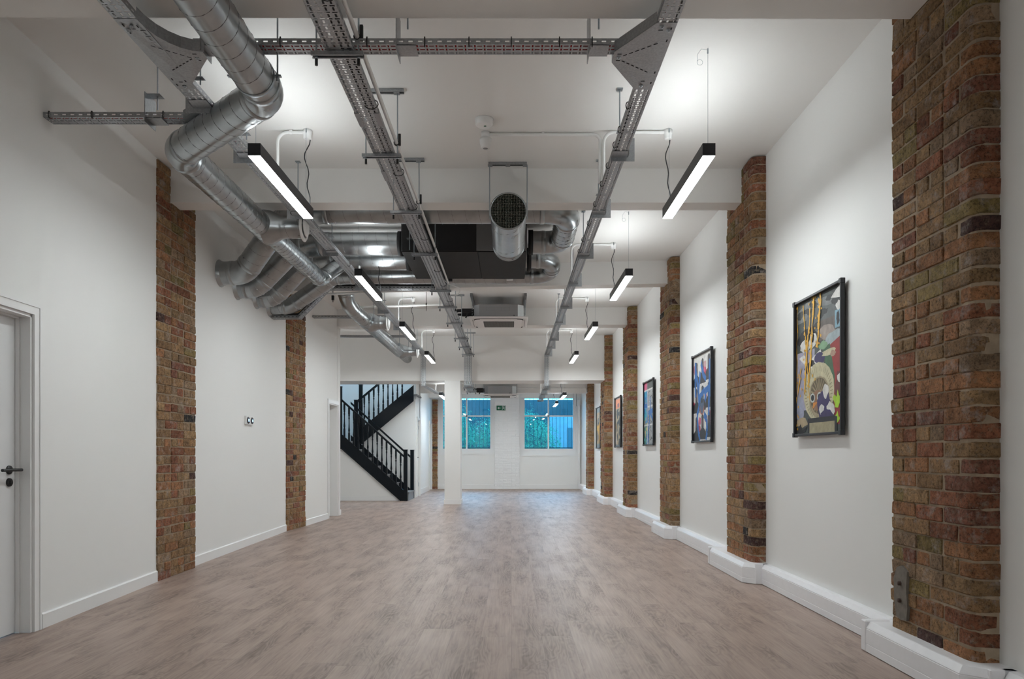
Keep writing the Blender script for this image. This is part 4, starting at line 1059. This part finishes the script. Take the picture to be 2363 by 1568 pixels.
for sx in (-.19, .138):
    m_ = MB(); x = sx; rod(m_, x, 6.205, ZG-.03, ZC-.02); m_.box((min(x, -.026+.154*(1 if x > 0 else -1))-.004, 6.195, ZG-.006), (max(x, -.026+.154*(1 if x > 0 else -1))+.004, 6.215, ZG)); m_.build('hanger_rod', M_ZINC, gd)

# ---------------------------------------------------------------- ceiling cassettes
def cassette(label, x, y0, H, s, zt, group='ceiling cassette air conditioners'):
    """panel .95 m square; y0 is the near edge, H the height of its face over the eye"""
    z = CH+H; r_ = thing('air_conditioner', label, 'air conditioner', (x, y0+.47, z), group)
    a, b = x-.47, x+.47; c, d = y0, y0+.94
    m_ = MB(); m_.bbox((a, c, z), (b, d, z+.025), .006); m_.bbox((a+.10, c+.10, z-.018), (b-.10, d-.10, z), .012)
    m_.build('fascia', M_ACPAN, r_)
    m_ = MB()
    m_.box((x-.25, y0+.22, z-.0215), (x+.25, y0+.72, z-.0185)); m_.build('intake', M_DARK, r_)
    m_ = MB()
    for k in range(13): yy = y0+.23+k*.04; m_.box((x-.245, yy, z-.024), (x+.245, yy+.012, z-.021))
    for k in range(26): xx = x-.24+k*.0192; m_.box((xx, y0+.225, z-.0235), (xx+.003, y0+.715, z-.0215))
    m_.build('intake_grille', plain('grille_grey', (.18, .17, .15), .5), r_)
    for (p, q_, u, v) in ((-.30, -.42, .30, -.36), (-.30, .36, .30, .42)):
        m_ = MB(); cy = y0+.47
        m_.box((x+p, cy+q_, z-.0005), (x+u, cy+v, z-.006)); m_.build('air_flap', M_ACPAN, r_)
        m_ = MB(); m_.box((x+p, cy+q_-.005, z-.0065), (x+u, cy+q_, z-.001)); m_.build('air_slot', M_DARK, r_)
    for sx in (-1, 1):
        m_ = MB(); cy = y0+.47; xx = x+sx*.39
        m_.box((xx-.03, cy-.30, z-.0005), (xx+.03, cy+.30, z-.006)); m_.build('air_flap', M_ACPAN, r_)
        m_ = MB(); m_.box((xx+sx*.03, cy-.30, z-.0065), (xx+sx*.035, cy+.30, z-.001)); m_.build('air_slot', M_DARK, r_)
        for sy in (-1, 1):
            m_ = MB(); pts = [(x+sx*(.30+.095*math.sin(t)), cy+sy*(.30+.095*math.cos(t)), z-.006) for t in [math.pi/2*k/8 for k in range(9)]]
            m_.tube(pts, .006, 6); m_.build('corner_slot', M_DARK, r_)
    # metal casing with cut corners
    hw, hh = .40, .40; cc = .09; bx, by = x, y0+.47; zz0, zz1 = z+.025, z+.025+s
    P8 = [(bx-hw+cc, by-hh), (bx+hw-cc, by-hh), (bx+hw, by-hh+cc), (bx+hw, by+hh-cc), (bx+hw-cc, by+hh), (bx-hw+cc, by+hh), (bx-hw, by+hh-cc), (bx-hw, by-hh+cc)]
    m_ = MB(); m_.prism([(p[0], p[1], zz0) for p in P8], (0, 0, s)); m_.build('casing', M_STEELP, r_)
    m_ = MB()
    m_.prism([(P8[1][0]-.002, P8[1][1]-.004, zz0+.002), (P8[2][0]+.003, P8[2][1]-.002, zz0+.002), (P8[2][0]+.003, P8[2][1]-.002, zz1-.004), (P8[1][0]-.002, P8[1][1]-.004, zz1-.004)], (.001, .003, 0))
    m_.build('corner_plate', M_STEELL, r_)
    m_ = MB(); fy = by-hh-.0015
    m_.box((bx-.20, fy, zz0+s*.5), (bx+.18, fy+.001, zz0+s*.505)); m_.box((bx-.20, fy, zz0+s*.76), (bx+.18, fy+.001, zz0+s*.765))
    for xx in (-.20, -.075, .05, .18): m_.box((bx+xx, fy, zz0+s*.5), (bx+xx+.002, fy+.001, zz0+s*.765))
    m_.lathe([(0, .003), (.015, .003), (.015, 0)], (bx+.25, fy, zz0+s*.12), (0, -1, 0), 14)
    m_.build('vent_marking', M_GREYP, r_)
    for sx in (-1, 1):
        for sy in (-1, 1):
            m_ = MB(); rx, ry = bx+sx*(hw+.03), by+sy*.28; rod(m_, rx, ry, zz0+s*.25, zt-.02); m_.box((min(rx, bx+sx*hw)-.003, ry-.02, zz0+s*.42), (max(rx, bx+sx*hw)+.003, ry+.02, zz0+s*.44)); m_.build('hanger_rod', M_ZINC, r_)
        if zt > 3.2:
            m_ = MB(); m_.box((bx+sx*(hw+.03)-.02, by-.55, zt-.042), (bx+sx*(hw+.03)+.02, by+.42, zt-.0005)); m_.build('ceiling_channel', M_GREYP, r_)
    # insulated pipes on the left
    m_ = MB()
    for (dz, dy) in ((.65, -.25), (.4, -.18)):
        zz = zz0+s*dz
        pts, _ = fillet([(bx-hw, by+dy, zz), (bx-hw-.30, by+dy, zz), (bx-hw-.36, by+dy-.1, zz-.16 if zt > 3.2 else zz-.03)], .07)
        m_.tube(pts, .026 if dz > .5 else .02, 10)
        m_.tube([(bx-hw-.02, by+dy, zz), (bx-hw-.2, by+dy, zz)], .036 if dz > .5 else .03, 12)
    m_.build('insulated_pipe', M_FOAM, r_)
    m_ = MB(); pts, _ = fillet([(bx-hw+.02, by-.3, zz0+s*.45), (bx-hw-.10, by-.32, zz0+s*.42), (bx-hw-.13, by-.34, zz0-.0)], .05); m_.tube(pts, .012, 8); m_.build('drain_hose', M_FOAM, r_)
    return r_
cassette('square ceiling air conditioner hanging in the middle of the hall', -.205, 11.34, 2.165, .205, ZC)
cassette('farther square ceiling air conditioner, hung low near the end windows', -.285, 17.9, 1.48, .20, ZL)

# ---------------------------------------------------------------- linear pendants
XRL, XLL = 1.23, -1.60
LF_Z = CH + 1.85
def pendant(x, y, z, label, zt, L=1.18, side=1):
    r_ = thing('pendant_light', label, 'pendant light', (x, y, z), 'black linear pendant lights')
    m_ = MB(); m_.bbox((x-.04, y, z+.004), (x+.04, y+L, z+.082), .0015); m_.build('housing', M_BLACK, r_)
    m_ = MB(); m_.bbox((x-.0365, y+.003, z), (x+.0365, y+L-.003, z+.004), .001); m_.build('diffuser', M_DIFF, r_)
    m_ = MB(); m_.box((x-.030, y+.02, z+.0825), (x+.030, y+L-.02, z+.084)); m_.build('uplight_strip', M_UP, r_)
    for yy in (y+.03, y+L-.06):
        m_ = MB(); m_.tube([(x, yy, z+.083), (x, yy, zt-.001)], .0012, 5); m_.tube([(x, yy, zt-.035), (x, yy, zt-.005)], .005, 8); m_.build('suspension_wire', M_ZINC, r_)
    m_ = MB(); n = 14; yy = y+L-.02; top = zt-.07
    pts = [(x+.012*math.sin(k*1.05)+.012*math.sin(k*.5), yy+.012*math.cos(k*.9), z+.082+(top-z-.082)*k/n) for k in range(n+1)]
    pts, _ = fillet(pts, .05, 3); m_.tube(pts, .0042, 7); m_.build('power_cable', M_CABLE, r_)
    # spare end of the suspension wire
    m_ = MB(); c = Vector((x-.05, y+.03, zt-.09)); pts = [(x, y+.03, zt-.012), (x-.04, y+.03, zt-.006), (x-.065, y+.03, zt-.04)] + [tuple(c+Vector((.018*math.cos(t), 0, .018*math.sin(t)))) for t in [math.pi*.9+2*math.pi*k/12 for k in range(13)]]
    m_.tube(pts, .0011, 4); m_.build('wire_tail', M_ZINC, r_)
    return r_
def rose(x, y, zt, side, xd, ztray, label):
    r_ = thing('ceiling_conduit', label, 'conduit', (x, y, zt-.07), 'white conduits feeding the pendants')
    m_ = MB(); m_.lathe([(0, -.072), (.026, -.072), (.030, -.068), (.031, -.034), (.034, -.034), (.034, -.0005), (0, -.0005)], (x, y, zt), (0, 0, 1), 24); m_.build('junction_box', M_PLAST, r_)
    m_ = MB(); s = 1 if xd > x else -1
    pts, _ = fillet([(x+s*.03, y, zt-.018), (xd, y, zt-.018), (xd, y, ztray)], .08); m_.tube(pts, .0125, 12)
    m_.tube([(x+s*.03, y, zt-.018), (x+s*.07, y, zt-.018)], .0155, 12); m_.build('conduit_pipe', M_PLAST, r_)
    m_ = MB()
    for f in (.55,): xx = x+(xd-x)*f; m_.tube([(xx-.01, y, zt-.018), (xx+.01, y, zt-.018)], .017, 10); m_.box((xx-.012, y-.012, zt-.012), (xx+.012, y+.012, zt-.0006))
    m_.build('pipe_clip', M_PLAST, r_)
LY = [4.42, 7.42, 10.40, 13.40]
RL = ['nearest lit linear pendant of the right row, beside the tall brick pier', 'second lit linear pendant of the right row', 'third lit linear pendant of the right row', 'fourth lit linear pendant of the right row, before the deep beam']
LL = ['nearest lit linear pendant of the left row, beside the big duct', 'second lit linear pendant of the left row, by the duct elbow', 'third lit linear pendant of the left row', 'fourth lit linear pendant of the left row, before the deep beam']
for k, y in enumerate(LY):
    pendant(XRL, y, LF_Z, RL[k], ZC); pendant(XLL, y, LF_Z, LL[k], ZC)
    xx = XB+.02
    rose(XRL, y+1.16, ZC, 1, XB-.03, HT+.04, 'white conduit from the right tray to the ceiling box of the %s pendant' % ordn[k])
    rose(XLL, y+1.16, ZC, -1, XD+.02, HT+.04, 'white conduit from the left tray to the ceiling box of the %s pendant' % ordn[k])
for y in (-1.58,):  # pair added out of view to light the foreground
    pendant(XRL, y, LF_Z, 'added linear pendant continuing the right row %s' % ('over the camera, outside the view' if y > 0 else 'behind the camera'), ZC)
    pendant(XLL, y, LF_Z, 'added linear pendant continuing the left row %s' % ('over the camera, outside the view' if y > 0 else 'behind the camera'), ZC)
pendant(-3.47, 13.05, LF_Z, 'lit linear pendant in the annexe, only its tip showing past the left wall', ZC)
pendant(-3.47, 10.2+6.4, 4.3, 'added unseen linear pendant lighting the stairwell above the landing', 5.45, L=.9)  # lamp added above the view to brighten the stairwell
pendant(XRL+.0, 16.35, CH+1.33, 'lit linear pendant just beyond the deep beam on the right', ZL)
pendant(XRL, 19.2, CH+1.34, 'farthest lit linear pendant in front of the right end window', ZL)
pendant(XLL, 16.1, CH+1.31, 'lit linear pendant half hidden behind the white column', ZL)
pendant(XLL, 19.2, CH+1.34, 'added linear pendant, hidden from here behind the white column, over the left end window', ZL)  # added for its light, never seen past the column
rose(XRL, 17.51, ZL, 1, XB-.03, ZU+.03, 'white conduit in the lowered ceiling on the right'); rose(XLL, 17.26, ZL, -1, XD+.02, ZU+.03, 'white conduit in the lowered ceiling on the left')

# sensor pair + its conduit
r_ = thing('ceiling_sensor', 'white round emergency fitting on the ceiling left of the conduit end', 'ceiling sensor', (-.21, 5.4, ZC-.05))
m_ = MB(); m_.lathe([(0, -.052), (.055, -.050), (.066, -.040), (.070, -.008), (.070, -.0005), (0, -.0005)], (-.207, 5.40, ZC), (0, 0, 1), 36); m_.build('body', M_PLAST, r_)
m_ = MB(); m_.lathe([(0, -.004), (.008, -.003), (.011, 0)], (-.20, 5.40, ZC-.051), (0, 0, 1), 14); m_.build('lens', plain('green_lens', (.1, .2, .15), .2), r_)
r_ = thing('motion_sensor', 'white cone-shaped motion sensor at the end of a ceiling conduit', 'motion sensor', (-.20, 5.62, ZC-.12))
m_ = MB(); m_.lathe([(0, -.0005), (.034, -.0005), (.034, -.035), (.030, -.04), (.048, -.052), (.047, -.07), (.036, -.122), (.030, -.128), (0, -.128)], (-.205, 5.62, ZC), (0, 0, 1), 28); m_.build('body', M_PLAST, r_)
m_ = MB(); m_.lathe([(0, -.004), (.012, -.003), (.019, 0)], (-.205, 5.62, ZC-.128), (0, 0, 1), 18); m_.build('lens', plain('grey_lens', (.25, .25, .25), .3), r_)
r_ = thing('ceiling_conduit', 'long white conduit from the right tray to the motion sensor', 'conduit', (.2, 5.6, ZC-.03))
m_ = MB(); pts, _ = fillet([(-.175, 5.62, ZC-.018), (.60, 5.62, ZC-.018), (XB-.055, 5.60, ZC-.03), (XB-.06, 5.60, HT+.04)], .07); m_.tube(pts, .0125, 12); m_.build('conduit_pipe', M_PLAST, r_)
m_ = MB(); m_.tube([(.24, 5.62, ZC-.018), (.26, 5.62, ZC-.018)], .018, 10); m_.box((.238, 5.605, ZC-.012), (.262, 5.635, ZC-.0006)); m_.build('pipe_clip', M_PLAST, r_)

# white pipe along the widest tray, with black clips on the hanger rods
r_ = thing('water_pipe', 'white plastic pipe running beside the widest tray', 'pipe', (-.80, 6, CH+2.17))
m_ = MB(); m_.tube([(-.805, 1.2, CH+2.175), (-.80, 5, CH+2.165), (-.80, 9.0, CH+2.16)], .0125, 12); m_.build('pipe', M_PLAST, r_)
for y in (3.70, 4.96, 6.12, 7.42):
    m_ = MB(); m_.lathe([(.013, -.009), (.018, -.009), (.018, .009), (.013, .009)], (-.803, y, CH+2.168), (0, 1, 0), 14); m_.box((-.788, y-.008, CH+2.15), (-.772, y+.008, CH+2.23)); m_.build('pipe_clip', M_BLKPL, r_)
r_ = thing('water_pipe', 'white plastic pipe crossing the ceiling bay in front of the third left pendant', 'pipe', (-1.7, 11.0, CH+2.3))
m_ = MB(); m_.tube([(-2.42, 10.95, CH+2.25), (-.96, 10.95, CH+2.30)], .0175, 12); m_.build('pipe', M_PLAST, r_)
for x in (-2.05, -1.31):
    m_ = MB(); rod(m_, x, 10.95, CH+2.2, ZC-.001, .004); m_.lathe([(.018, -.009), (.023, -.009), (.023, .009), (.018, .009)], (x, 10.95, CH+2.26+(x+2.42)*.034), (1, 0, 0), 12); m_.build('pipe_clip', M_BLKPL, r_)
r_ = thing('water_pipe', 'white plastic pipe under the skewed beam near the duct elbow', 'pipe', (-2.1, 9.62, CH+2.2))
m_ = MB(); m_.tube([(-2.5, 9.64, CH+2.16), (-1.25, 9.60, CH+2.21)], .0165, 12); m_.build('pipe', M_PLAST, r_)
m_ = MB(); rod(m_, -2.42, 9.64, CH+2.05, ZB, .0045); m_.box((-2.435, 9.62, CH+2.08), (-2.405, 9.66, CH+2.14)); m_.build('pipe_clip', M_BLKPL, r_)
m_ = MB(); m_.bbox((-.80, 9.02, CH+2.19), (-.75, 9.07, CH+2.28), .004); tag(center_origin(m_.build('junction_box', M_BLKPL)), 'small black junction box beside the widest tray behind the air unit', 'junction box')
m_ = MB(); pts, _ = fillet([(-.88, 8.55, CH+2.15), (-.80, 8.9, CH+2.13), (-.66, 9.1, CH+2.12), (-.68, 9.25, CH+2.06), (-.80, 9.3, CH+2.08)], .1); m_.tube(pts, .007, 8); tag(center_origin(m_.build('hose', M_PLAST)), 'loose white hose looping beside the widest tray', 'hose')
# beam conduit at the far end and corner pipework
r_ = thing('ceiling_conduit', 'white conduit along the small far beam, turning into the corner', 'conduit', (1, 18.77, 2.85))
m_ = MB(); pts, _ = fillet([(-1.3, 18.775, CH+1.73), (1.98, 18.775, CH+1.73), (1.98, 18.775, CH+1.64), (1.98, 19.1, CH+1.59)], .06); m_.tube(pts, .0125, 10); m_.build('conduit_pipe', M_PLAST, r_)
r_ = thing('drain_pipe', 'white vertical pipe in the corner right of the end window', 'pipe', (2.09, 21.9, 0))
m_ = MB(); m_.tube([(2.095, YB-.06, 0.0), (2.095, YB-.06, 2.62)], .035, 16); m_.build('pipe', M_PLAST, r_)
m_ = MB()
for z in (.4, 1.05, 1.32, 2.3): m_.tube([(2.095, YB-.06, z), (2.095, YB-.06, z+.03)], .040, 16)
m_.build('socket_collar', M_PLAST, r_)
m_ = MB(); m_.bbox((2.03, YB-.12, 2.58), (2.13, YB-.01, 2.75), .006); m_.build('hopper_head', M_PLAST, r_)
m_ = MB(); rod(m_, 2.0, YB-.15, 2.55, ZL-.001, .005); rod(m_, 1.9, YB-.15, 2.6, ZL-.001, .004); m_.build('rod_clip', M_CABLE, r_)

# ---------------------------------------------------------------- stairs
def balus(mb, x, y, z0, z1, mi=0):
    h = z1-z0; s = .019
    a, b = z0+h*.24, z1-h*.20
    mb.box((x-s, y-s, z0), (x+s, y+s, a), mi); mb.box((x-s, y-s, b), (x+s, y+s, z1), mi)
    H_ = b-a
    prof = [(.019, 0), (.021, .02), (.012, .05), (.020, .09), (.022, .16), (.016, .30), (.012, .55), (.013, .72), (.019, .80), (.012, .86), (.020, .92), (.019, 1)]
    mb.lathe([(r, d*H_) for r, d in prof], (x, y, a), (0, 0, 1), 10)
XN1 = (936-CX)/F*YS0       # newel foot
st = thing('staircase', 'dark blue-black lower stair flight with turned balusters, rising to the left', 'staircase', (XN1, YS0+.45, 0))
slope = .905
XLAND = -3.80
def zstr(x): return .235 + (XN1-.03-x)*slope     # top edge of the lower string
def newel(par, x, y, z0, z1, s=.043):
    m_ = MB(); m_.bbox((x-s, y-s, z0), (x+s, y+s, z1), .004); m_.bbox((x-s-.008, y-s-.008, z1), (x+s+.008, y+s+.008, z1+.02), .006); m_.build('newel_post', M_STAIR, par)
newel(st, XN1, YS0, 0, 1.17); newel(st, XN1+.02, YS1, 0, 1.17)
zl = zstr(XLAND)
newel(st, -3.965, YS0, 1.2, zl+1.20); newel(st, -3.80, YS1, zl-.35, zl+.96)
for y in (YS0, YS1):
    m_ = MB(); xa, xb = XN1-.03, -3.93
    m_.prism([(xa, y-.018, zstr(xa)), (xa, y-.018, 0.0), (XN1-.10, y-.018, 0.0), (xb, y-.018, zstr(xb)-.35), (xb, y-.018, zstr(xb))], (0, .036, 0)); 
    m_.prism([(xa, y-.024, zstr(xa)), (xa, y-.024, zstr(xa)-.018), (xb, y-.024, zstr(xb)-.018), (xb, y-.024, zstr(xb))], (0, .048, 0))
    m_.prism([(XN1-.12, y-.026, 0.0), (XN1-.08, y-.026, 0.0), (xb, y-.026, zstr(xb)-.325), (xb, y-.026, zstr(xb)-.35)], (0, .01, 0))
    m_.build('string', M_STAIR, st)
    m_ = MB(); h0 = .76
    m_.prism([(xa, y-.03, zstr(xa)+h0), (xa, y-.03, zstr(xa)+h0+.055), (xb, y-.03, zstr(xb)+h0+.055), (xb, y-.03, zstr(xb)+h0)], (0, .06, 0)); m_.build('handrail', M_STAIR, st)
    x = XN1-.115
    while x > -3.93 and y == YS0:
        m_ = MB(); balus(m_, x, y, zstr(x)-.01, zstr(x)+h0+.01); m_.build('baluster', M_STAIR, st); x -= .1085
x = XN1+.06; z = 0
while z < zl-.1:
    m_ = MB(); m_.box((x-(.40 if z == 0 else .26), YS0+.02, z+.175), (x+.02, YS1-.02, z+.20)); m_.build('tread', M_TREAD, st)
    m_ = MB(); m_.box((x-.02, YS0+.02, z), (x, YS1-.02, z+.176)); m_.build('riser', M_TREAD, st)
    if z == 0: x -= .14
    x -= .2*1/slope; z += .2
m_ = MB(); m_.box((-4.9, YS0, zl-.12), (XLAND-.12, 18.38, zl-.06)); m_.build('landing', M_TREAD, st)
# enclosed wall under the lower flight
mb = MB(); xb = -4.9
mb.prism([(XN1-.13, YS0+.045, 0), (XN1-.13, YS0+.045, .03), (xb, YS0+.045, min(zstr(xb)-.34, 5)), (xb, YS0+.045, 0)], (0, .06, 0)); struct('wall_under_stairs', mb, M_WALL)
# upper flight
u0 = at(818, 1000, YS1+.05); u1 = at(955, 889, YS1+.05)
YU = YS1+.06
sl2 = .825
XU = -3.80
def zu(x): return zl-.10 + (x-XU)*sl2
up = thing('staircase', 'dark upper stair flight rising to the right behind the lower one', 'staircase', (XU, YU+.45, zl))
for y in (YU,):
    m_ = MB(); xe = -1.9-.5
    xe = -2.40
    m_.prism([(XU, y-.02, zu(XU)-.10), (XU, y-.02, zu(XU)+.29), (xe, y-.02, zu(xe)+.29), (xe, y-.02, zu(xe)-.10)], (0, .04, 0)); m_.build('string', M_STAIR, up)
    m_ = MB(); m_.prism([(XU, y-.03, zu(XU)+1.0), (XU, y-.03, zu(XU)+1.06), (xe, y-.03, zu(xe)+1.06), (xe, y-.03, zu(xe)+1.0)], (0, .06, 0)); m_.build('handrail', M_STAIR, up)
    x = XU+.07
    while x < -2.6:
        m_ = MB(); balus(m_, x, y, zu(x)+.25, zu(x)+1.01); m_.build('baluster', M_STAIR, up); x += .1165
newel(up, XU+.09, YU+.06, zu(XU), zu(XU)+1.45)
k = 0
for k in range(9):
    x = XU+.12+k*.22; z = zu(x)+.19
    if x > -2.5: break
    m_ = MB(); m_.box((x, YU+.03, z), (x+.26, 18.38, z+.03)); m_.build('tread', M_TREAD, up)
mb = MB()
mb.prism([(XU, 17.75-.16, 0), (XU, 17.75-.16, zu(XU)-.05), (-2.376, 17.75-.16, zu(-2.376)-.05), (-2.376, 17.75-.16, 0)], (0, .15, 0)); struct('wall_behind_stairs', mb, M_WALL)

# ---------------------------------------------------------------- outside
def outside():
    YO = 27.5
    mb = MB(); mb.box((-7, 22.4, -.3), (7, 30, -.2)); struct('ground', mb, plain('yard_paving', (.12, .12, .12), .8), 'dim paved yard outside')
    b = MB(); b.box((-7, YO, -.3), (7, YO+.3, CH+123.5/F*YO)); o = b.build('neighbour_building', plain('dark_render', (.021, .03, .034), .8, var=.3, vscale=1.5)); tag(o, 'dark neighbouring building seen through the windows', 'building')
    center_origin(o)
    b = MB(); r_ = thing('garden_wall', 'pale rendered wall section seen through the right window', 'wall', (2.1, 26.2, 0))
    xa, xb = (1269-CX)/F*26, (1335-CX)/F*26
    b.box((xa, 26, -.2), (xb+1, 26.25, CH+(CY-961)/F*26)); b.build('render', plain('pale_render', (.165, .16, .175), .8, var=.15, vscale=6), r_)
    b = MB(); b.box(((1311-CX)/F*25.98, 25.95, -.2), ((1331-CX)/F*25.98, 26.0, CH+(CY-988)/F*25.98)); b.build('dark_doorway', plain('doorway_blue', (.03, .05, .06), .6), r_)
    # bamboo: one uncountable mass of leaves with canes
    lf = MB(); rnd = random.Random(5)
    def leaf(c, L, w_, d, n_):
        s = d.cross(n_).normalized()*w_
        lf.add([c, c+d*L*.35+s, c+d*L, c+d*L*.35-s], [(0, 1, 2, 3)])
    clumps = []
    for k in range(150):
        x = rnd.uniform(-3.2, 2.0); y = rnd.uniform(24.0, 25.4)
        top = CH+(CY-940)/F*y + .45*math.sin(x*2.3+1) - .25*abs(math.sin(x*3.7)) - (0 if x < .9 else (x-.9)*1.1)
        z = rnd.uniform(.2, 1)**.7*top; clumps.append((x, y, max(.3, z)))
    for (cx, cy, cz) in clumps:
        for k in range(85):
            c = Vector((cx+rnd.gauss(0, .17), cy+rnd.gauss(0, .15), cz+rnd.gauss(0, .16)))
            if c.x > 1.72: continue
            d = Vector((rnd.uniform(-1, 1), rnd.uniform(-.7, .5), rnd.uniform(-1.2, .25))).normalized()
            n_ = Vector((rnd.uniform(-.5, .5), -1, rnd.uniform(-.2, .9))).normalized()
            leaf(c, rnd.uniform(.08, .16), rnd.uniform(.006, .011), d, n_)
    o = lf.build('bamboo_foliage', plain('bamboo_leaf', (.024, .135, .066), .5, var=.85, vscale=3.5)); tag(o, 'dense bamboo leaves outside both end windows', 'bamboo', kind='stuff')
    center_origin(o)
    for k in range(14):
        x = -3 + k*.33; m_ = MB(); y = rnd.uniform(24.6, 25.2); m_.tube([(x, y, -.2), (x+rnd.uniform(-.1, .1), y, 1.2), (x+rnd.uniform(-.2, .2), y, 2.1)], .012, 6)
        tag(center_origin(m_.build('bamboo_cane', plain('bamboo_stem', (.12, .22, .07), .5))), 'green bamboo cane among the leaves outside the windows', 'bamboo', 'bamboo canes outside the windows')
    # security bars
    for G, nm in ((GL, 'black security bars outside the left end window'), (GR, 'black security bars outside the right end window')):
        r_ = thing('window_grille', nm, 'window bars', ((G[0]+G[1])/2, 22.45, 1.2), 'security grilles of the end windows')
        n = int((G[1]-G[0])/.119); 
        for k in range(n+1):
            x = G[0]+.05+k*.119
            m_ = MB(); m_.tube([(x, 22.365, 1.26), (x, 22.365, 2.94)], .007, 6); m_.build('bar', M_BLACK, r_)
        m_ = MB(); m_.box((G[0]-.25, 22.351, 1.26), (G[1]+.25, 22.375, 1.285)); m_.box((G[0]-.25, 22.351, 2.93), (G[1]+.25, 22.375, 2.95)); m_.build('rail', M_BLACK, r_)
outside()
